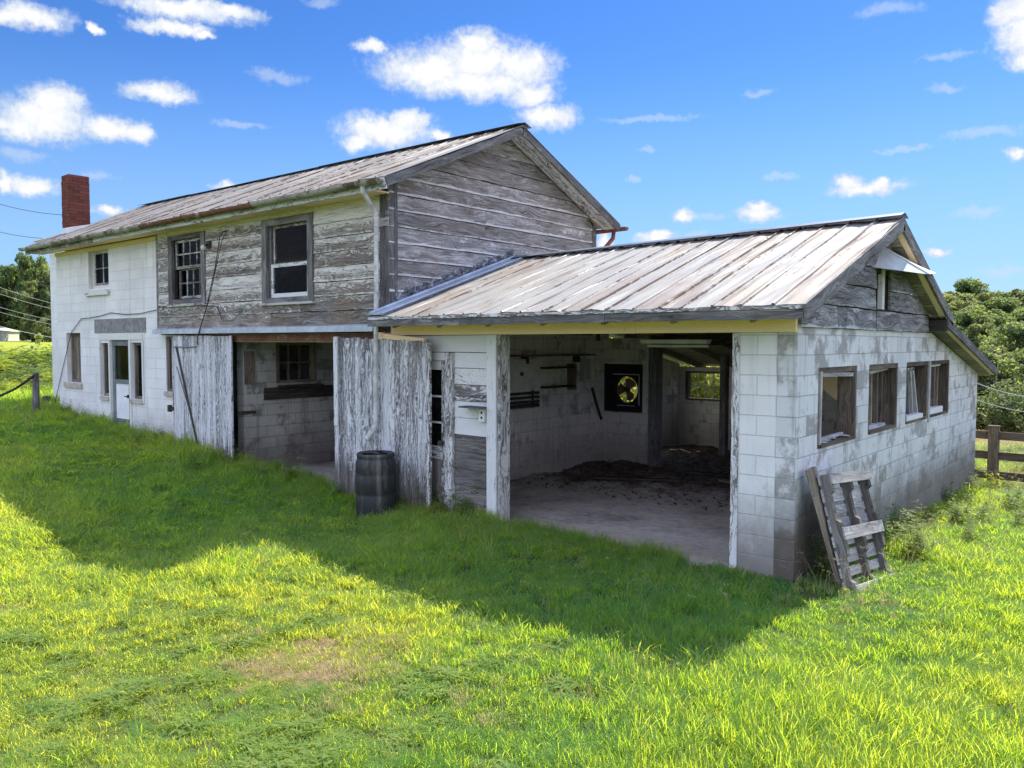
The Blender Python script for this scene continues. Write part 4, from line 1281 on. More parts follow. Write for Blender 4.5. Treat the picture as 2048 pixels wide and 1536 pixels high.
def lining(a0, a1, pbj=0):
    mb = MB()
    GX.bar(mb, a0 + .002, a0 + .045, 1.262, 2.098, -.198, -.004); GX.bar(mb, a1 - .06, a1 - .002, 1.262, 2.098, -.199, -.004)
    GX.bar(mb, a0 + .046, a1 - .062, 2.04, 2.098, -.19, -.006); GX.bar(mb, a0 + .046, a1 - .062, 1.262, 1.30, -.22, .012)
    return mb.build('window', WMAT, shed)


wv = lining(.59, 1.85)
mb = MB(); GX.stick(mb, .655, 1.24, .665, 2.06, .03, -.012, .012); mb.build('sash_bar', M['pale_grey_wood'], wv)
mb = MB(); GX.stick(mb, .62, 1.325, 1.60, 1.335, .03, -.10, -.06); GX.stick(mb, .60, 2.03, 1.82, 2.0, .045, -.05, -.02); mb.build_each('sash_rail', M['pale_grey_wood'], wv)
mb = MB()
for k in range(16):
    a = random.uniform(.66, 1.6)
    mb.box((random.uniform(-.17, -.02), a, 1.31 + random.uniform(0, .015)), (.02 + random.random() * .1, .05 + random.random() * .16, .012), Matrix.Rotation(random.uniform(-1, 1), 3, 'Z') @ Matrix.Rotation(random.uniform(-.12, .12), 3, 'X'))
mb.build('sill_debris', M['pale_grey_wood'], wv)
wv = lining(2.30, 3.54)
for a0, z0, a1, z1 in ((2.50, 1.31, 2.47, 1.98), (2.78, 1.31, 2.76, 1.99), (3.03, 1.30, 3.00, 2.0), (3.20, 1.3, 3.21, 2.02)):
    mb = MB(); GX.stick(mb, a0, z0, a1, z1, .05, -.14, -.10); mb.build('sash_bar', random.choice([M['lining_wood'], M['brown_wood']]), wv)
mb = MB(); GX.stick(mb, 2.34, 1.985, 3.40, 2.035, .045, -.14, -.09); GX.stick(mb, 2.36, 1.325, 3.2, 1.315, .05, -.18, -.05); mb.build_each('sash_rail', M['pale_grey_wood'], wv)
wv = lining(3.95, 5.14)
for a0, z0, a1, z1 in ((4.12, 1.31, 4.10, 1.98), (4.42, 1.3, 4.25, 1.98), (4.88, 1.29, 4.55, 2.0), (4.62, 1.3, 4.42, 1.99)):
    mb = MB(); GX.stick(mb, a0, z0, a1, z1, .05, -.10, -.06); mb.build('sash_bar', random.choice([M['grey_wood'], M['pale_grey_wood']]), wv)
mb = MB(); GX.stick(mb, 4.0, 1.335, 4.85, 1.325, .07, -.1, .01, pb=.35); GX.stick(mb, 4.0, 1.99, 4.6, 2.0, .04, -.1, -.06); mb.build_each('sash_rail', M['white_half'], wv)
mb = MB(); GX.bar(mb, 5.145, 5.245, 1.20, 2.099, -.15, .012); mb.build('mullion', M['pale_grey_wood'], shed)
wv = lining(5.25, 6.48)
for a0, z0, a1, z1 in ((5.55, 1.35, 5.54, 2.02), (5.85, 1.35, 5.86, 2.03), (6.05, 1.33, 6.06, 2.03)):
    mb = MB(); GX.stick(mb, a0, z0, a1, z1, .055, -.12, -.07); mb.build('sash_bar', M['brown_wood'], wv)
mb = MB(); GX.stick(mb, 5.28, 1.35, 6.1, 1.345, .09, -.1, .0, pb=.35); GX.stick(mb, 5.28, 2.02, 6.1, 2.03, .035, -.1, -.05, pb=.3); mb.build_each('sash_rail', M['white_half'], wv)
# back window of the lean-to
BY = PL('y', 8.5)
mb = MB(); frame(BY, mb, -5.705, -4.825, 1.095, 1.735, .05, .05, .04, .04, -.16, -.02); wb_ = mb.build('window', M['lining_wood'], shed)
mb = MB(); grid(BY, mb, -5.655, -4.875, 1.135, 1.695, 4, 2, .013, -.09, -.07); mb.build('muntins', M['grey_metal'], wb_)
mb = MB(); mb.b2((-5.66, 8.60, 1.13), (-4.87, 8.604, 1.70)); mb.build('pane', M['glass'], wb_)
# triangular ply gusset under the roof
mb = MB(); mb.poly([(-1.55, 3.9, 2.05), (-.75, 3.9, 2.05), (-.75, 3.9, 1.45)], .02, (0, -1, 0)); mb.build('gusset', M['cream_bounce_paint'], shed)

# things inside the shed
fan = empty('exhaust_fan', (-5.35, 5.45, 1.46), 'round three-bladed exhaust fan set in a black panel in the back wall of the shed', 'fan')
bm = bmesh.new(); cxf, czf, rf = -5.335, 1.465, .255
ed_ = []
def lp(pts):
    vs = [bm.verts.new((p[0], 5.44, p[1])) for p in pts]
    for i in range(len(vs)): ed_.append(bm.edges.new((vs[i], vs[(i + 1) % len(vs)])))
lp([(-5.835, 1.035), (-4.985, 1.035), (-4.985, 1.955), (-5.835, 1.955)])
lp([(cxf + rf * math.cos(a * math.pi / 20), czf + rf * math.sin(a * math.pi / 20)) for a in range(40)])
bmesh.ops.triangle_fill(bm, use_beauty=True, edges=ed_)
rt = bmesh.ops.extrude_face_region(bm, geom=bm.faces[:])
bmesh.ops.translate(bm, verts=[e for e in rt['geom'] if isinstance(e, bmesh.types.BMVert)], vec=(0, .1, 0))
bmesh.ops.recalc_face_normals(bm, faces=bm.faces)
bmesh.ops.translate(bm, verts=bm.verts, vec=-ORG['exhaust_fan'])
me = bpy.data.meshes.new('fan_panel'); bm.to_mesh(me); bm.free(); me.materials.append(M['black'])
o = bpy.data.objects.new('fan_panel', me); C.objects.link(o); o.parent = fan
for k in range(3):
    a = R(60 + 120 * k)
    pts = []
    for i in range(9):
        t_ = -1 + 2 * i / 8
        pts.append((.225 * math.cos(a + t_ * .62) * (1 - .12 * t_ * t_), .225 * math.sin(a + t_ * .62) * (1 - .12 * t_ * t_)))
    pts = [(.03 * math.cos(a - 1.2), .03 * math.sin(a - 1.2))] + pts + [(.03 * math.cos(a + 1.2), .03 * math.sin(a + 1.2))]
    mb = MB(); mb.poly([(cxf + p[0], 5.47 + .03 * (p[0] * math.sin(a) - p[1] * math.cos(a)) / .1, czf + p[1]) for p in pts], .004, (0, -1, 0)); mb.build('fan_blade', M['fan_blade'], fan)
mb = MB(); mb.tube([(cxf, 5.43, czf), (cxf, 5.52, czf)], .045, n=14); mb.build('fan_hub', M['iron'], fan)
mb = MB(); mb.b2((cxf - .29, 5.42, czf + .285), (cxf + .29, 5.437, czf + .30)); mb.b2((cxf + .285, 5.42, czf - .3), (cxf + .30, 5.437, czf + .284)); mb.b2((cxf - .2, 5.42, czf - .31), (cxf + .2, 5.437, czf - .30)); mb.build_each('fan_frame', M['metal_white'], fan)

lt = empty('strip_light', (-2.45, 2.0, 2.36), 'long white fluorescent strip light hung under the shed roof', 'lamp')
mb = MB(); mb.poly([(-2.94, 1.93, 2.40), (-2.94, 2.12, 2.40), (-2.94, 2.06, 2.345), (-2.94, 1.99, 2.345)], 1.0, (1, 0, 0)); mb.build('lamp_housing', M['metal_white'], lt)
mb = MB(); mb.tube([(-2.84, 2.0, 2.315), (-1.93, 2.0, 2.315)], .019, n=10); mb.build('lamp_tube', M['metal_white'], lt)
mb = MB(); mb.tube([(-2.7, 2.02, 2.40), (-2.7, 2.02, 3.4)], .005, n=5); mb.tube([(-2.1, 2.02, 2.40), (-2.1, 2.02, 3.4)], .005, n=5); mb.build_each('chain', M['iron'], lt)

SX = PL('x', -5.85)
t = empty('fuse_cabinet', (-5.8, 2.95, 1.83), 'flat pale grey electrical cabinet on the left wall inside the shed', 'cabinet')
mb = MB(); SX.bar(mb, 2.3, 3.30, 1.56, 2.08, .002, .10); mb.build('cabinet_body', M['metal_white'], t)
mb = MB(); SX.bar(mb, 2.33, 3.27, 1.59, 2.05, .10, .112); mb.build('cabinet_door', M['metal_white'], t)
mb = MB(); SX.bar(mb, 2.74, 2.80, 1.80, 1.86, .113, .13); mb.build('handle', M['iron'], t)
t = empty('wall_shelf', (-5.8, 3.9, 1.75), 'dark two-tier shelf fixed to the block wall inside the shed, right of the cabinet', 'shelf')
mb = MB(); SX.bar(mb, 3.36, 4.22, 1.56, 1.59, .002, .2); mb.build('shelf_board', M['dark_wood'], t)
mb = MB(); SX.bar(mb, 3.36, 4.22, 1.90, 1.93, .002, .2); mb.build('shelf_board', M['dark_wood'], t)
mb = MB(); SX.bar(mb, 4.222, 4.25, 1.50, 1.98, .002, .2); mb.build('shelf_end', M['brown_wood'], t)
t = empty('long_shelf', (-5.8, 3.3, 2.13), 'long thin wooden shelf high on the left wall inside the shed', 'shelf')
mb = MB(); SX.bar(mb, 2.2, 4.9, 2.12, 2.15, .002, .18); mb.build('shelf_board', M['brown_wood'], t)
mb = MB(); SX.bar(mb, 2.9, 2.93, 2.0, 2.118, .002, .15); SX.bar(mb, 4.4, 4.43, 2.0, 2.118, .002, .15); mb.build_each('bracket', M['iron'], t)
t = empty('slotted_rack', (-5.8, 2.95, 1.37), 'black rack of four horizontal bars below the grey cabinet', 'rack')
for k in range(4):
    mb = MB(); SX.bar(mb, 2.45, 3.30, 1.245 + k * .075, 1.285 + k * .075 - (0 if k else -.02), .02, .09); mb.build('rack_bar', M['iron'], t)
mb = MB(); SX.bar(mb, 2.52, 2.56, 1.23, 1.53, .002, .019); SX.bar(mb, 3.18, 3.22, 1.23, 1.53, .002, .019); mb.build_each('rack_upright', M['iron'], t)
t = tag(MB().tube([(-5.83, 5.02, 1.50), (-5.81, 5.08, 1.30), (-5.80, 5.22, 1.0), (-5.80, 5.30, .88)], .028, n=8).build('iron_lever', M['iron'], origin=(-5.82, 5.15, 1.2)), 'dark bent iron lever hanging on the wall beside the fan panel', 'lever')
t = empty('meter_box', (-5.8, 4.8, 1.9), 'small grey switch box with a pipe, near the inner corner of the shed', 'switch box')
mb = MB(); SX.bar(mb, 4.62, 4.86, 1.66, 2.06, .002, .09); mb.build('box_body', M['grey_metal'], t)
mb = MB(); mb.tube([(-5.81, 4.74, 2.06), (-5.81, 4.74, 2.45)], .015, n=8); mb.tube([(-5.81, 4.74, 1.66), (-5.81, 4.74, 1.5), (-5.81, 4.9, 1.45)], .012, n=6); mb.build('conduit', M['grey_metal'], t)
# fallen boards and litter on the shed floor
for k, (x, y, a, L, mm) in enumerate(((-4.1, 3.6, .5, 1.3, 'dark_wood'), (-2.2, 4.2, -.35, 1.5, 'brown_wood'), (-3.3, 4.9, .15, 1.0, 'dark_wood'))):
    mb = MB(); mb.box((x, y, .12), (L, .12, .03), Matrix.Rotation(a, 3, 'Z') @ Matrix.Rotation(.03, 3, 'X'))
    tag(mb.build('fallen_board', M[mm], origin=(x, y, .14)), ('dark plank lying on the shed floor litter nearest the left wall', 'brown plank lying on the litter on the right of the shed floor', 'short dark plank lying furthest back on the shed floor')[k], 'plank', 'loose planks on the shed floor')
lm = MB()
for k in range(900):
    y = 8.2 - 5.8 * random.random() ** .8; x = random.uniform(-5.7, -.4)
    lm.box((x, y, .05 + .05 * min(1, max(0, (y - 3.2) / 3)) + random.uniform(-.02, .02)), (random.uniform(.02, .08), random.uniform(.008, .03), random.uniform(.004, .014)), Euler((random.uniform(-.5, .5), random.uniform(-.5, .5), random.uniform(0, 6))).to_matrix())
tag(lm.build('floor_litter', M['litter']), kind='stuff', label='dark straw and bark litter over the back of the shed floor')

# ------------------------------------------------------------------ things around the buildings
bx, by = -5.66, -.50
bz = h1(bx, by) - .02
bar_ = empty('plastic_barrel', (bx, by, bz), 'dark plastic barrel with a cut-open top under the white downspout, before the right plank door', 'barrel')
mb = MB()
prof = [(r_ * .95, z_) for r_, z_ in [(.24, 0), (.275, .015), (.285, .06), (.292, .2), (.292, .33), (.284, .345), (.292, .36), (.297, .5), (.297, .60), (.286, .62), (.294, .645), (.290, .76), (.272, .82), (.262, .835), (.272, .85), (.275, .89), (.262, .905), (.245, .90)]]
mb.lathe((bx, by, bz), [(0.001, 0)] + prof, 48)
mb.build('barrel_body', M['plastic'], bar_, smooth=True)
mb = MB()
n = 48
for k in range(n):     # torn rim of the old lid and the hollow below it
    a, b = 2 * math.pi * k / n, 2 * math.pi * (k + 1) / n
    rr1 = .175 + .03 * math.sin(3 * a + 1) + .02 * math.sin(7 * a); rr2 = .175 + .03 * math.sin(3 * b + 1) + .02 * math.sin(7 * b)
    q = lambda r, t, z: (bx + r * math.cos(t), by + r * math.sin(t), bz + z)
    mb.face([q(.235, a, .899), q(.235, b, .899), q(rr2, b, .893), q(rr1, a, .893)], [(k / n, 0), ((k + 1) / n, 0), ((k + 1) / n, .1), (k / n, .1)], .4)
    mb.face([q(.242, a, .885), q(.242, b, .885), q(.242, b, .55), q(.242, a, .55)][::-1], [(0, 0)] * 4, .4)
    mb.face([q(0, a, .6), q(.243, a, .6), q(.243, b, .6)], [(0, 0)] * 3, .4)
mb.build('barrel_lid', M['plastic'], bar_)
mb = MB(); mb.tube([(bx - .03, by - .12, bz + .905), (bx + .06, by - .12, bz + .925), (bx + .15, by - .06, bz + .905)], .02, n=8); mb.build('lid_handle', M['plastic'], bar_)

# pallet leaning on the gable wall
PO = V((.602, .056, -.03))
PM = (Matrix.Rotation(-.091, 3, 'Z') @ Matrix.Rotation(-.293, 3, 'Y') @ Matrix.Rotation(-.066, 3, 'X'))
pal = empty('wooden_pallet', PO, 'weathered wooden pallet leaning upright against the block gable wall', 'pallet')
PW, PLn = .935, 1.17


def pbox(mb, lo, hi, **k):      # local: x out of the pallet face, y width, z length
    lo, hi = V(lo), V(hi)
    mb.box(PO + PM @ ((lo + hi) / 2), [abs(a) for a in (hi - lo)], PM, **k)


for yc in (.02, PW / 2 - .02, PW - .06):
    mb = MB()
    prof2 = [(0, 0), (0, PLn), (-.095, PLn), (-.095, 0)]
    pts = [(0, 0), (0, .12), (-.038, .15), (-.038, .36), (0, .39), (0, .70), (-.038, .73), (-.038, .97), (0, 1.0), (0, PLn), (-.112, PLn), (-.112, 0)]
    mb.poly([PO + PM @ V((a - .018, yc, b)) for a, b in pts], .06, PM @ V((0, 1, 0)), ud=PM @ V((0, 0, 1)))
    mb.build('stringer', M['post_wood'] if 0 else M['stringer_wood'], pal)
for z0, z1 in ((.0, .10), (.53, .645), (PLn - .10, PLn)):
    mb = MB(); pbox(mb, (-.016, .02 if z0 < .5 else .02, z0), (.002, PW, z1)); mb.build('face_board', M['pale_grey_wood'], pal)
zz = .0
for wd in (.14, .09, .13, .10, .13, .09, .13, .10):
    mb = MB(); pbox(mb, (-.131, 0, zz), (-.114, PW, zz + wd)); mb.build('deck_board', M['pale_grey_wood'], pal)
    zz += wd + .037
lp_ = empty('leaning_plank', (.4, .3, 0), 'long brown plank leaning between the pallet and the corner of the block wall', 'plank')
mb = MB(); mb.beam((.42, .26, -.1), (.09, .16, 1.12), .19, .045, up=(1, 0, .2)); mb.build('plank_body', M['brown_wood'], lp_)

# board fence behind the gable corner
fen = empty('board_fence', (.2, 9.25, h1(.2, 9.25)), 'dark three-board timber fence with a thick capped post at the far shed corner', 'fence')
fp = [(-2.2, 9.45), (.2, 9.25), (2.6, 9.0), (5.0, 8.75)]
for i, (x, y) in enumerate(fp):
    zg = h1(x, y); wd = .165 if i == 1 else .13
    mb = MB(); mb.b2((x - wd / 2, y - wd / 2, zg - .1), (x + wd / 2, y + wd / 2, zg + 1.19), grain=2)
    mb.poly([(x - wd / 2 - .01, y - wd / 2 - .01, zg + 1.192), (x + wd / 2 + .01, y - wd / 2 - .01, zg + 1.192), (x + wd / 2 + .01, y + wd / 2 + .01, zg + 1.192), (x - wd / 2 - .01, y + wd / 2 + .01, zg + 1.192)], .02, (0, 0, 1))
    mb.build('fence_post', M['post_wood'], fen)
    if i < len(fp) - 1:
        x2, y2 = fp[i + 1]; zg2 = h1(x2, y2)
        for h_ in (.30, .66, 1.03):
            mb = MB(); mb.beam((x + .085, y - .02, zg + h_), (x2 - .085, y2 - .02, zg2 + h_), .035, .145); mb.build('rail', M['post_wood'], fen)
lf = empty('brace_post', (-17.87, -.49, h1(-17.9, -.5)), 'old leaning grey fence post with a long diagonal brace left of the barn', 'post')
zb_ = h1(-17.87, -.5)
mb = MB(); mb.tube([(-17.87, -.49, zb_ - .1), (-17.88, -.48, zb_ + .5), (-17.90, -.465, 1.64)], [.085, .075, .07], n=10); mb.build('post_body', M['grey_wood'], lf)
mb = MB(); mb.tube([(-17.86, -.5, 1.58), (-17.9, -.9, 1.28), (-18.2, -2.2, .62)], .03, n=7); mb.build('brace', M['dark_wood'], lf)
sp = tag(MB().tube([(-18.75, .05, h1(-18.7, .1) - .1), (-18.74, .06, 1.02)], [.1, .09], n=10).build('wooden_stump', M['grey_wood'], origin=(-18.75, .05, .7)), 'short grey stub of a post against the left corner of the block wall', 'stump')

# far garage
gx, gy = -214.0, 58.0
gzz = h1(gx, gy)
gar = empty('garage', (gx, gy, gzz), 'small white gabled garage far off below the wooded hill on the left', 'garage')
gd = V((.766, .643, 0)); gn = V((.6428, -.766, 0))   # width direction, front normal
gp = lambda a, d, z: V((gx, gy, gzz)) + gd * a + gn * d + V((0, 0, z))
mb = MB(); mb.poly([gp(-3.4, 0, -.3), gp(3.4, 0, -.3), gp(3.4, 0, 2.3), gp(0, 0, 3.0), gp(-3.4, 0, 2.3)], 7, -gn); mb.build('garage_wall', M['metal_white'], gar)
mb = MB(); mb.poly([gp(-1.8, .04, -.2), gp(1.6, .04, -.2), gp(1.6, .04, 1.9), gp(-1.8, .04, 1.9)], .03, gn); mb.build('garage_door', M['flashing'], gar)
mb = MB()
mb.poly([gp(-3.7, .3, 2.28), gp(0, .3, 3.06), gp(0, .3, 3.16), gp(-3.7, .3, 2.38)], 7.6, -gn); mb.poly([gp(3.7, .3, 2.28), gp(.01, .3, 3.06), gp(.01, .3, 3.16), gp(3.7, .3, 2.38)], 7.6, -gn)
mb.build('garage_roof', M['galv_light'], gar)


# overhead lines
def line(name, p, q, sag, r, mat, label, group):
    p, q = V(p), V(q)
    pts = [p.lerp(q, i / 24) - V((0, 0, sag * 4 * (i / 24) * (1 - i / 24))) for i in range(25)]
    tag(MB().tube(pts, r, n=5, cap=False).build(name, M[mat], origin=p), label, 'power line', group)


CP = V((2.916, -7.769, 2.347))


def far(u, v, d):     # a point at distance d seen in the direction (u, v) degrees right / up of north-west heading
    a = R(-40.05 + u); return CP + V((math.sin(a) * d, math.cos(a) * d, math.tan(R(v)) * d))


def px2(u, v):       # photo coordinates to heading angles, used once for the distant wires
    x = (u - 1024) / 1611.7; y = (768 - v) / 1611.7
    d = cF + cR * x + cU * y
    return math.degrees(math.atan2(d.x, d.y)) + 40.05, math.degrees(math.atan2(d.z, math.hypot(d.x, d.y)))


WL = [('thin dark line across the sky beside the chimney, upper of two', (-60, 388), (135, 430), 55, 'wire_dark', .018),
      ('thin dark line across the sky beside the chimney, lower of two', (-60, 446), (120, 477), 55, 'wire_dark', .016),
      ('topmost pale power line before the left trees', (-60, 553), (170, 622), 90, 'wire', .018),
      ('second pale power line from the top before the left trees', (-60, 567), (170, 632), 90, 'wire', .018),
      ('middle pale power line before the left trees', (-60, 596), (170, 652), 90, 'wire', .017),
      ('fourth pale power line from the top before the left trees', (-60, 606), (170, 660), 88, 'wire', .016),
      ('lowest pale power line before the left trees, just above the white garage', (-60, 636), (170, 684), 88, 'wire', .024),
      ('upper pale power line before the trees right of the shed', (1900, 742), (2160, 800), 26, 'wire', .011),
      ('lower pale power line before the trees right of the shed', (1900, 777), (2160, 827), 26, 'wire', .011)]
for lab, a, b, d, mt_, r in WL:
    line('power_line', far(*px2(*a), d), far(*px2(*b), d), .25, r, mt_, lab, 'overhead lines left of the barn' if a[0] < 500 else 'overhead lines right of the shed')


# ------------------------------------------------------------------ trees
def make_tree_meshes(name, height, rad, nleaf, leaf, mat, seed, trunk_h=.3, squat=1., lumps=16):
    """meshes of one tree: a tapered trunk with limbs, and a crown of separate leaf sprays"""
    rs = np.random.default_rng(seed); rp = random.Random(seed)
    tm = MB()
    tm.tube([(0, 0, -.5), (rp.uniform(-.1, .1), rp.uniform(-.1, .1), height * .35), (rp.uniform(-.3, .3), rp.uniform(-.3, .3), height * .85)], [height * .028, height * .02, height * .004], n=8)
    cz = height * (trunk_h + 1) / 2
    hz = height * (1 - trunk_h) / 2
    cent = []
    for k in range(lumps):
        t = rs.uniform(-.85, .95)
        rr_ = math.sqrt(max(.05, 1 - t * t)) * rs.uniform(.25, .8)
        a = rs.uniform(0, 2 * math.pi)
        c = np.array([rr_ * math.cos(a) * rad, rr_ * math.sin(a) * rad, cz + t * hz * .82])
        cent.append((c, rs.uniform(.9, 1.6) * rad * (1 - .25 * max(0, t)) / lumps ** .40))
        b0 = height * rp.uniform(.2, .55)
        tm.tube([(0, 0, b0), tuple(c * np.array([.6, .6, .7]) + np.array([0, 0, b0 * .3])), tuple(c)], [height * .012, height * .007, height * .002], n=5, cap=False)
    tme = tm.build('tmp', M['bark'])
    n = nleaf
    ci = rs.integers(0, lumps, n)
    cs = np.array([c for c, _ in cent]); rads = np.array([r for _, r in cent])
    d = rs.normal(size=(n, 3)); d /= np.linalg.norm(d, axis=1)[:, None]
    rr_ = rs.uniform(.55, 1.08, n) ** .7
    p = cs[ci] + d * (rads[ci] * rr_)[:, None] * np.array([1, 1, .8 * squat])
    # gaps: leaves thinned by a smooth lattice
    q = np.sin(p[:, 0] * 5.1 / rad + seed) * np.sin(p[:, 1] * 4.7 / rad + 2 * seed) * np.sin(p[:, 2] * 5.9 / rad)
    keep = q > -.42 + rs.uniform(-.1, .1, n)
    p, d = p[keep], d[keep]; n = len(p)
    nrm = d * .55 + rs.normal(size=(n, 3)) * .6 + np.array([0, 0, .45]); nrm /= np.linalg.norm(nrm, axis=1)[:, None]
    t1 = np.cross(nrm, rs.normal(size=(n, 3))); t1 /= np.linalg.norm(t1, axis=1)[:, None]
    t2 = np.cross(nrm, t1)
    sz = leaf * rs.uniform(.55, 1.25, n)[:, None]
    a_, b_, c_, d_ = p - t1 * sz, p + t2 * sz * .5 - nrm * sz * .12, p + t1 * sz, p - t2 * sz * .5 - nrm * sz * .12
    vv = np.stack([a_, b_, c_, d_], 1).reshape(-1, 3)
    cm = bpy.data.meshes.new(name + '_crown')
    cm.from_pydata(vv.tolist(), [], np.arange(4 * n).reshape(-1, 4).tolist())
    at = cm.attributes.new('rnd', 'FLOAT', 'FACE')
    lump_tone = rs.uniform(0, 1, lumps)
    at.data.foreach_set('value', np.clip(.45 * rs.uniform(0, 1, n) + .55 * lump_tone[ci[keep]], 0, 1).astype(np.float32))
    cm.materials.append(M[mat])
    tmesh = tme.data; tmesh.name = name + '_trunk'
    bpy.data.objects.remove(tme)
    return tmesh, cm


TK = {
    'hill_a': make_tree_meshes('hill_a', 9, 3.6, 9000, .22, 'leaf_a', 3, .10, lumps=30),
    'hill_b': make_tree_meshes('hill_b', 9, 4.0, 9000, .22, 'leaf_b', 5, .08, lumps=32),
    'hill_c': make_tree_meshes('hill_c', 9, 3.8, 9000, .22, 'leaf_b', 8, .08, lumps=36),
    'big_a': make_tree_meshes('big_a', 20, 7.5, 16000, .40, 'leaf_b', 11, .06, lumps=44),
    'big_b': make_tree_meshes('big_b', 20, 7.0, 16000, .40, 'leaf_a', 12, .06, lumps=44),
    'big_d': make_tree_meshes('big_d', 20, 5.5, 12000, .40, 'leaf_dark', 14, .10, lumps=34),
    'shrub_y': make_tree_meshes('shrub_y', 3.2, 1.7, 5000, .11, 'leaf_yel', 17, .03, lumps=14),
    'shrub_g': make_tree_meshes('shrub_g', 3.0, 1.8, 4500, .12, 'leaf_b', 19, .03, lumps=14),
    'small_y': make_tree_meshes('small_y', 6, 2.2, 6000, .16, 'leaf_yel', 23, .12, lumps=14),
}


def tree(kind, x, y, s, rz, label, group=None, name='tree', sx=1., cat='tree', dz=0.):
    tm, cm = TK[kind]
    t = empty(name, (x, y, h1(x, y) - .1 + dz), label, cat, group)
    t.rotation_euler = (0, 0, rz); t.scale = (s * sx, s * sx, s)
    for nm, me_ in (('trunk', tm), ('crown', cm)):
        o = bpy.data.objects.new(nm, me_); C.objects.link(o); o.parent = t
    return t


def polar(u, d):     # photo column and distance -> ground position
    a = R(px2(u, 690)[0] - 40.05)
    return CP.x + math.sin(a) * d, CP.y + math.cos(a) * d


rt_ = random.Random(21)
GR = 'trees in the wood right of the shed'
far_lab = 'small soft green tree on the far hillside right of the shed'
mid_lab = 'green tree on the lower slope of the wood right of the shed'
for d_, n_, sc0 in ((62, 7, .52), (78, 8, .62), (95, 8, .70), (115, 9, .80), (138, 9, .88), (162, 10, .92), (190, 10, 1.0), (222, 11, 1.08)):
    for i in range(n_):
        u_ = 1850 + (i + rt_.uniform(.2, .8)) * 330 / n_
        x, y = polar(u_, d_ + rt_.uniform(-8, 8))
        tree(('hill_a', 'hill_b', 'hill_c')[rt_.randrange(3)], x, y, sc0 * rt_.uniform(.85, 1.18), rt_.uniform(0, 6), mid_lab if d_ < 120 else far_lab, GR, sx=1.05)
tree('hill_a', *polar(1936, 190), 1.55, 1.3, 'tallest dark green crown on the skyline right of the shed roof', GR)
lab_n = ['olive green tree close behind the shed corner, trunk hidden by the fence', 'leafy tree standing behind the capped fence post', 'dark leafy tree at the right edge of the picture behind the fence', 'tree just past the right edge beyond the fence',
         'tree half hidden by the lean-to roof on the right', 'pale leafy tree between the fence post and the right edge']
for i, (u, d, s, k) in enumerate(((1968, 50, .48, 'hill_b'), (1998, 54, .55, 'hill_c'), (2060, 48, .50, 'hill_a'), (2130, 52, .55, 'hill_c'), (1935, 54, .52, 'hill_a'), (2030, 50, .50, 'hill_b'))):
    tree(k, *polar(u, d), s, i * 1.7, lab_n[i], GR)
tree('small_y', *polar(2080, 50), .55, .5, 'bright yellow-green young tree at the right edge beyond the fence', GR)
# bushes at the foot of the wood and behind the shed windows
for i, (u, d, s, k, lab) in enumerate(((1950, 44, .85, 'shrub_g', 'dark bush at the foot of the wood beside the shed corner'), (1985, 43, .8, 'shrub_g', 'dark bush right behind the capped fence post'), (2020, 43, .85, 'shrub_g', 'dark bush seen between the upper fence boards right of the post'), (2060, 41, .9, 'shrub_g', 'bush at the far right edge behind the fence'),
                                       (1378, 30, .86, 'shrub_y', 'sunlit yellow-green bush seen through the left panes of the shed back window'), (1430, 34, .92, 'shrub_y', 'sunlit yellow-green bush seen through the right panes of the shed back window'), (1400, 44, 1.5, 'shrub_g', 'darker green bush behind the bright ones in the shed back window'),
                                       (1253, 33, 1.15, 'shrub_y', 'pale green bush glimpsed through the exhaust fan'))):
    x, y = polar(u, d); tree(k, x, y, s, i * 2.1, lab, name='bush', cat='bush')
# left-hand wood
GL = 'trees on the hill left of the barn'
for u, d, s, k, sx, lab in ((66, 225, 1.16, 'big_b', .62, 'tall tree rising highest above the left wood'), (-22, 256, 1.18, 'big_a', .8, 'pale green tree at the left picture edge above the garage'), (24, 250, 1.1, 'big_b', .8, 'dark green tree left of the tallest crown in the left wood'),
                            (100, 218, .86, 'big_a', .7, 'olive tree against the barn wall in the left wood'), (68, 205, .70, 'big_a', .7, 'lower sunlit olive tree in front of the tallest one, right of the garage'), (84, 200, .66, 'big_d', .7, 'dark low tree between the garage and the barn wall'),
                            (5, 248, .86, 'big_d', .8, 'dark tree directly behind the white garage'), (-70, 220, 1.0, 'big_a', .9, 'tree left of the picture edge beyond the garage'), (135, 222, .95, 'big_b', .8, 'tree hidden behind the barn, end of the left wood')):
    x, y = polar(u, d); tree(k, x, y, s, u * .1, lab, GL, sx=sx)
for i in range(11):
    u_ = -70 + i * 19 + rt_.uniform(-6, 6)
    x, y = polar(u_, (250 if -62 < u_ < 56 else 200) + rt_.uniform(-5, 5))
    tree(('hill_b', 'hill_a', 'hill_c')[i % 3], x, y, rt_.uniform(.62, .95), i * .9, 'leafy scrub tree filling the foot of the wood left of the barn', 'scrub at the foot of the left wood', dz=-.6)
tree('small_y', *polar(79, 150), .33, 1, 'small pale shrub on the mown rise beside the left wood', name='bush', cat='bush')



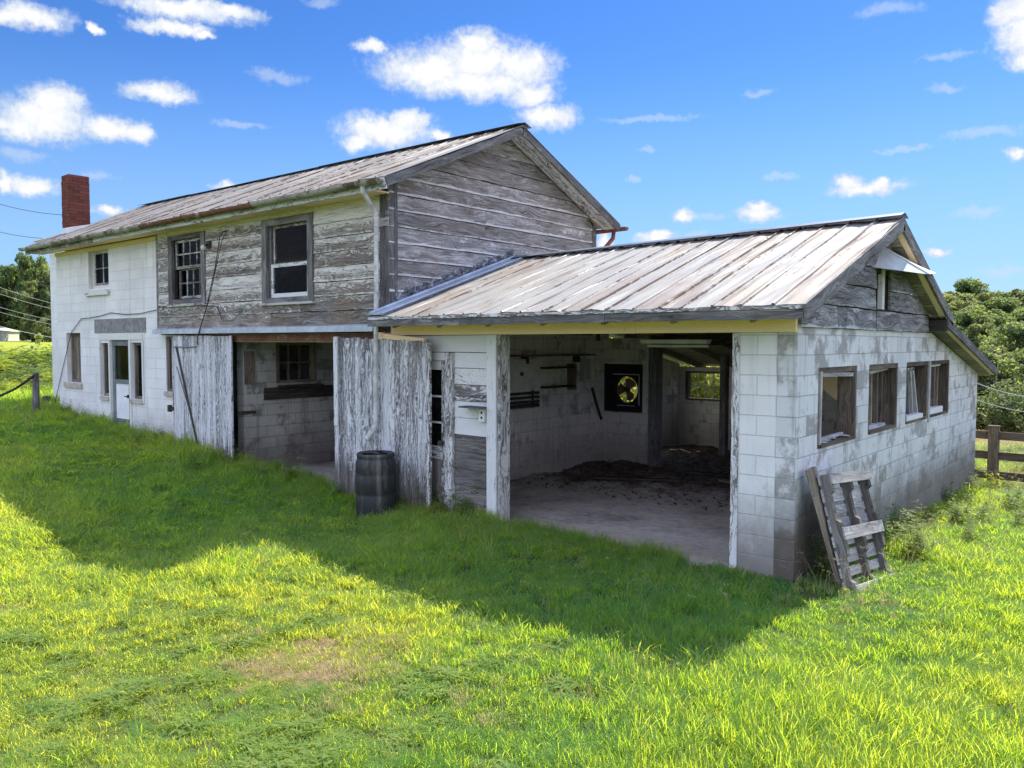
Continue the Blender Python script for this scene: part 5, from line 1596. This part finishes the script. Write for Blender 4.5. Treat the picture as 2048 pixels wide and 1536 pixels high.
# ------------------------------------------------------------------ grass and weeds (uncountable)
def clump_mesh(name, n, hmin, hmax, wd, spread, lean, mat, seed, heads=False, leaves=0):
    rs = random.Random(seed)
    vs, fs, rn = [], [], []
    for k in range(n):
        a = rs.uniform(0, 6.283); r0 = spread * math.sqrt(rs.random())
        x, y = r0 * math.cos(a), r0 * math.sin(a)
        hh = rs.uniform(hmin, hmax); ln = rs.uniform(.15, 1) * lean * hh; b = rs.uniform(0, 6.283)
        ww = wd * rs.uniform(.6, 1.3)
        px_, py_ = -math.sin(b) * ww, math.cos(b) * ww
        i = len(vs)
        for t, wf in ((0, 1), (.4, .9), (.75, .6)):
            ox, oy = math.cos(b) * ln * t * t, math.sin(b) * ln * t * t
            zz = hh * t * (1 - .25 * t * lean)
            vs += [(x + ox - px_ * wf, y + oy - py_ * wf, zz), (x + ox + px_ * wf, y + oy + py_ * wf, zz)]
        vs.append((x + math.cos(b) * ln, y + math.sin(b) * ln, hh * (1 - .25 * lean)))
        fs += [(i, i + 1, i + 3, i + 2), (i + 2, i + 3, i + 5, i + 4), (i + 4, i + 5, i + 6)]
        rr_ = rs.random(); rn += [rr_ * .7, rr_ * .8 + .1, min(1, rr_ + .2)]
        if heads:
            tx, ty, tz = vs[-1]
            for m in range(4):
                c = rs.uniform(0, 6.283); e = rs.uniform(.03, .07)
                i = len(vs)
                vs += [(tx, ty, tz - .01), (tx + math.cos(c) * e * .5 + .0015, ty + math.sin(c) * e * .5, tz + .015), (tx + math.cos(c) * e, ty + math.sin(c) * e, tz - .0), (tx + math.cos(c) * e * .5 - .0015, ty + math.sin(c) * e * .5 + .0015, tz + .012)]
                fs.append((i, i + 1, i + 2, i + 3)); rn.append(rs.random())
        for m in range(leaves):
            t = rs.uniform(.15, 1); c = rs.uniform(0, 6.283); e = rs.uniform(.02, .06) * (1 + hh)
            cxx, cyy, czz = x + math.cos(b) * ln * t * t, y + math.sin(b) * ln * t * t, hh * t * (1 - .25 * t * lean)
            dx_, dy_ = math.cos(c), math.sin(c); dzz = rs.uniform(-.3, .5)
            i = len(vs)
            vs += [(cxx, cyy, czz), (cxx + dx_ * e - dy_ * e * .28, cyy + dy_ * e + dx_ * e * .28, czz + e * dzz * .6), (cxx + dx_ * 2 * e, cyy + dy_ * 2 * e, czz + e * dzz), (cxx + dx_ * e + dy_ * e * .28, cyy + dy_ * e - dx_ * e * .28, czz + e * dzz * .6)]
            fs.append((i, i + 1, i + 2, i + 3)); rn.append(rs.random())
    me_ = bpy.data.meshes.new(name)
    me_.from_pydata(vs, [], fs)
    at = me_.attributes.new('rnd', 'FLOAT', 'FACE'); at.data.foreach_set('value', np.array(rn, dtype=np.float32))
    me_.materials.append(M[mat])
    return bpy.data.objects.new(name, me_)


def scatter(name, label, pts, scl, tint, clumps, rotmax=.25):
    """one object: every point of its mesh carries one clump"""
    col = bpy.data.collections.new(name + '_kinds')
    for c in clumps:
        col.objects.link(c)
    n = len(pts)
    me_ = bpy.data.meshes.new(name)
    me_.vertices.add(n)
    me_.vertices.foreach_set('co', np.asarray(pts, dtype=np.float32).ravel())
    rot = np.stack([rng.normal(0, rotmax * .5, n), rng.normal(0, rotmax * .5, n), rng.uniform(0, 6.283, n)], 1)
    for nm, typ, arr in (('rot', 'FLOAT_VECTOR', rot), ('scl', 'FLOAT_VECTOR', np.asarray(scl))):
        at = me_.attributes.new(nm, typ, 'POINT'); at.data.foreach_set('vector', arr.astype(np.float32).ravel())
    at = me_.attributes.new('tint', 'FLOAT', 'POINT'); at.data.foreach_set('value', np.asarray(tint, dtype=np.float32))
    at = me_.attributes.new('pick', 'INT', 'POINT'); at.data.foreach_set('value', rng.integers(0, len(clumps), n).astype(np.int32))
    o = bpy.data.objects.new(name, me_); C.objects.link(o)
    ng = bpy.data.node_groups.new(name, 'GeometryNodeTree')
    ng.interface.new_socket('Geometry', in_out='INPUT', socket_type='NodeSocketGeometry')
    ng.interface.new_socket('Geometry', in_out='OUTPUT', socket_type='NodeSocketGeometry')
    gi, go = ng.nodes.new('NodeGroupInput'), ng.nodes.new('NodeGroupOutput')
    ip = ng.nodes.new('GeometryNodeInstanceOnPoints')
    ci = ng.nodes.new('GeometryNodeCollectionInfo'); ci.inputs['Collection'].default_value = col
    ci.inputs['Separate Children'].default_value = True; ci.inputs['Reset Children'].default_value = True

    def na(nm, typ):
        q = ng.nodes.new('GeometryNodeInputNamedAttribute'); q.data_type = typ; q.inputs[0].default_value = nm
        return [s for s in q.outputs if s.enabled and s.name == 'Attribute'][0]
    L = ng.links.new
    L(gi.outputs[0], ip.inputs['Points']); L(ci.outputs[0], ip.inputs['Instance'])
    ip.inputs['Pick Instance'].default_value = True
    L(na('pick', 'INT'), ip.inputs['Instance Index']); L(na('rot', 'FLOAT_VECTOR'), ip.inputs['Rotation']); L(na('scl', 'FLOAT_VECTOR'), ip.inputs['Scale'])
    L(ip.outputs[0], go.inputs[0])
    md = o.modifiers.new('scatter', 'NODES'); md.node_group = ng
    tag(o, label, kind='stuff')
    return o


def vnoise(x, y, f, seed):
    r = np.random.default_rng(seed)
    z = np.zeros_like(x)
    for k in range(7):
        a = r.uniform(0, 6.283); ff_ = f * (1.6 ** (k % 4)) * r.uniform(.7, 1.3)
        z += np.sin((x * math.cos(a) + y * math.sin(a)) * ff_ + r.uniform(0, 6.283)) / (1 + .35 * (k % 4))
    return z / 3.2


def blocked(x, y):
    b = (x > -17.8) & (x < -5.8) & (y > -.02) & (y < 5.3)
    b |= (x > -6.2) & (x < .02) & (y > -.02) & (y < 8.75)
    b |= (x - bx) ** 2 + (y - by) ** 2 < .30 ** 2
    return b


fd = np.array([-.643, .766]); rd = np.array([.766, .643]); c0 = np.array([2.916, -7.769])


def wedge(n, d0, d1, half=1.15, power=1.):
    """random ground points in the sector before the house, between distances d0 and d1"""
    n = int(n * half / .76) if half > 1.1 else n
    d = (d0 ** power + (d1 ** power - d0 ** power) * rng.random(n)) ** (1 / power)
    s = rng.uniform(-half, half, n)
    q = c0[None] + fd[None] * d[:, None] + rd[None] * (d * s)[:, None]
    return q[:, 0], q[:, 1], d


def lawn_len(x, y):
    """sward height: rough grass right of centre and along the walls, short thin turf in the left foreground"""
    tall = np.clip((x + .2 + .5 * vnoise(x, y, .9, 5)) / 1.3, 0, 1) * np.clip((-y - 1.0) / 1.5, 0, 1)
    edge = np.exp(-np.maximum(0, -y - .05) / .5) * (x < .1) + np.exp(-np.maximum(0, x - .05) / .45) * (y > -.2)
    edge = np.clip(edge, 0, 1) * np.where(x < -8, .95, np.where((x > -1.1) & (y < 1.6), -.10, .42))
    ln = .62 + .50 * tall + edge + .22 * vnoise(x, y, 1.4, 2)
    short = np.clip(1 - np.hypot((x + 2.0) / 2.6, (y + 4.4) / 1.7), 0, 1)
    ln = ln * np.where((x > -.1) & (x < 1.25) & (y > -.7) & (y < 1.5), .55, 1)
    return np.maximum(.22, ln - .45 * short)


g_short = [clump_mesh('tuft_%s' % k, 30, .06, .22, .0030, .085, .8, 'grass', 30 + i) for i, k in enumerate('abcd')]
g_long = [clump_mesh('blade_tuft_%s' % k, 26, .14, .34, .0032, .07, .85, 'grass', 40 + i) for i, k in enumerate('abc')]
# base sward
x, y, d = wedge(125000, 3.6, 26, power=1.15)
k = ~blocked(x, y) & (vnoise(x, y, 11, 77) + rng.normal(0, .25, len(x)) > -.30)
bare = np.hypot((x + 2.35) * .9, (y + 4.0) * 1.0) + .35 * vnoise(x, y, 6, 9)
k &= (bare > .42) | (rng.random(len(x)) < .38)
x, y, d = x[k], y[k], d[k]
ln = lawn_len(x, y)
sc_ = ln * rng.uniform(.5, 1.35, len(x)) * (1 + .35 * vnoise(x, y, 7, 78)); wide = np.clip(d / 8, .8, 2.2)
tint = np.clip(.50 + .33 * vnoise(x, y, .9, 3) + .2 * vnoise(x, y, 3.5, 4) + rng.normal(0, .10, len(x)) + .50 * np.clip((-x + .3) / 2.5, 0, 1) * np.clip((-y - 2.0) / 1.5, 0, 1) - .20, 0, 1)
scatter('lawn_grass', 'green grass covering the yard in front of and beside the buildings', np.stack([x, y, H(x, y) - .01], 1), np.stack([wide, wide, sc_], 1), tint, g_short)
# longer blades
x, y, d = wedge(32000, 3.6, 20, power=1.1)
ln = lawn_len(x, y)
k = ~blocked(x, y) & (rng.random(len(x)) < np.clip((ln - .55) * 1.6, .04, 1)) & (np.hypot((x + 2.35), (y + 4.0)) > .45)
x, y, ln = x[k], y[k], ln[k]
s_ = np.clip(ln, .5, 1.2) * rng.uniform(.55, 1.05, len(x))
tint = np.clip(.33 + .3 * vnoise(x, y, 1.2, 13) + rng.normal(0, .15, len(x)), 0, 1)
scatter('long_grass', 'longer loose grass blades standing out of the lawn', np.stack([x, y, H(x, y) - .01], 1), np.stack([np.ones_like(s_), np.ones_like(s_), s_], 1), tint, g_long, .4)
# clover and low broad leaves in the left foreground
g_cl = [clump_mesh('clover_%s' % k, 10, .03, .09, .0016, .10, .8, 'clover', 50 + i, leaves=4) for i, k in enumerate('ab')]
x, y, d = wedge(12000, 3.6, 13, power=1.1)
k = ~blocked(x, y) & (vnoise(x, y, 4.6, 21) > .34) & (y < -2.2) & (x < .9) & ((np.hypot(x + 2.35, y + 4.0)) > .6)
x, y = x[k], y[k]
scatter('clover', 'low clover patches in the front lawn', np.stack([x, y, H(x, y) + .02], 1), np.full((len(x), 3), 1.) * rng.uniform(.4, .8, len(x))[:, None], np.clip(.45 + .5 * rng.random(len(x)), 0, 1), g_cl)
# tan thatch showing through in worn patches
g_th = [clump_mesh('thatch_%s' % k, 30, .04, .12, .0022, .09, .9, 'straw', 55 + i) for i, k in enumerate('ab')]
x, y, d = wedge(26000, 3.6, 16, power=1.1)
wornp = .5 + .5 * vnoise(x, y, 1.1, 41) + .25 * vnoise(x, y, 4., 42) + .45 * np.exp(-((x + 2.35) ** 2 + (y + 3.9) ** 2) / .9)
k = ~blocked(x, y) & (rng.random(len(x)) < np.clip(wornp - .72, 0, .6))
x, y = x[k], y[k]
s_ = rng.uniform(.6, 1.2, len(x))
scatter('thatch', 'pale dead thatch between the lawn grass', np.stack([x, y, H(x, y)], 1), np.stack([s_, s_, s_], 1), rng.random(len(x)), g_th, .4)
# straw seed stems along the walls and in the rough
g_st = [clump_mesh('seed_stem_%s' % k, 5, .30, .62, .0013, .05, .9, 'straw', 60 + i, heads=True) for i, k in enumerate('ab')]
x, y, d = wedge(9000, 4, 22, power=1.)
edge = np.exp(-np.maximum(0, -y) / .45) * (x < .1) + np.exp(-np.maximum(0, x) / .6) * (y > -.6) * (x > 0)
k = ~blocked(x, y) & (rng.random(len(x)) < np.clip(edge, .012, .40) * np.where((x > -4.3) & (y < 1.3) & (y > -.6), .35, 1))
x, y = x[k], y[k]
s_ = rng.uniform(.6, 1.1, len(x))
scatter('seed_stems', 'dry pale seed stems along the foot of the walls', np.stack([x, y, H(x, y) - .01], 1), np.stack([s_, s_, s_], 1), rng.random(len(x)), g_st, .5)
# rough weeds left of the barn and low weeds by the walls
g_wd = [clump_mesh('weed_%s' % k, 9, .5, 1.15, .006, .16, .45, 'weed', 70 + i, leaves=26) for i, k in enumerate('abc')]
x, y, d = wedge(9000, 20.5, 52, half=.95, power=1.4)
k = (x < -18.5) & (vnoise(x, y, .5, 31) > -.35) & ~blocked(x, y)
x, y, d = x[k], y[k], d[k]
s_ = (.70 + .75 * np.maximum(0, vnoise(x, y, .35, 32))) * rng.uniform(.6, 1.2, len(x)) * np.clip((d - 17.5) / 9, .45, 1.1)
tall_w = np.clip(1.15 - .0 * d, .5, 1.3)
scatter('tall_weeds', 'tall sunlit weeds in the rough field left of the barn', np.stack([x, y, H(x, y) - .03], 1), np.stack([s_ * 1.5, s_ * 1.5, s_ * .92 * np.clip(1.2 - (d - 22) / 50, .4, 1.1)], 1), np.clip(.40 + .40 * vnoise(x, y, .6, 33) + rng.normal(0, .12, len(x)), 0, 1), g_wd)
x, y, d = wedge(5200, 4.5, 24, power=1.)
edge = np.exp(-np.maximum(0, -y - .02) / .28) * (x < .1) * (x > -18.5) + np.exp(-np.maximum(0, x - .03) / .5) * (y > -.4) * (x > 0)
k = ~blocked(x, y) & (rng.random(len(x)) < np.clip(edge, 0, .8) * np.where((x > -4.3) & (y < 1.4), .04, 1))
x, y = x[k], y[k]
s_ = rng.uniform(.25, .52, len(x))
scatter('wall_weeds', 'low leafy weeds at the foot of the walls', np.stack([x, y, H(x, y) - .02], 1), np.stack([s_, s_, s_], 1), np.clip(.2 + .4 * rng.random(len(x)), 0, 1), g_wd)
# dry pasture beyond the fence
g_dry = [clump_mesh('dry_tuft_%s' % k, 26, .12, .30, .006, .16, .8, 'straw', 80 + i) for i, k in enumerate('ab')]
n = 14000
x = rng.uniform(-14, 9, n); y = 9.4 + 32 * rng.random(n) ** 1.3
k = ~blocked(x, y)
x, y = x[k], y[k]
scatter('dry_pasture', 'dry tan pasture grass beyond the fence', np.stack([x, y, H(x, y) - .02], 1), np.full((len(x), 3), 1.1), rng.random(len(x)), g_dry)

# the wood goes on beyond both sides of the picture as one mass
pts = []; sc3 = []
for k in range(700):
    if k >= 520:
        x, y = polar(700 + 1100 * rt_.random(), rt_.uniform(60, 230)); s1 = rt_.uniform(.6, 1.0)
    elif k < 380:
        x, y = polar(2220 + 2400 * rt_.random() ** 1.2, 50 + 180 * rt_.random()); s1 = rt_.uniform(.6, 1.0)
    else:
        x, y = polar(-900 + 780 * rt_.random(), rt_.uniform(200, 250)); s1 = rt_.uniform(1.6, 2.2)
    pts.append((x, y, h1(x, y) - .2)); sc3.append((s1, s1, s1))
wood_kinds = []
for kk in ('hill_a', 'hill_b', 'hill_c'):
    wood_kinds.append(bpy.data.objects.new(kk, TK[kk][1]))
scatter('distant_wood', 'continuous far wood outside the picture edges', np.array(pts), np.array(sc3), np.zeros(len(pts)), wood_kinds, .05)
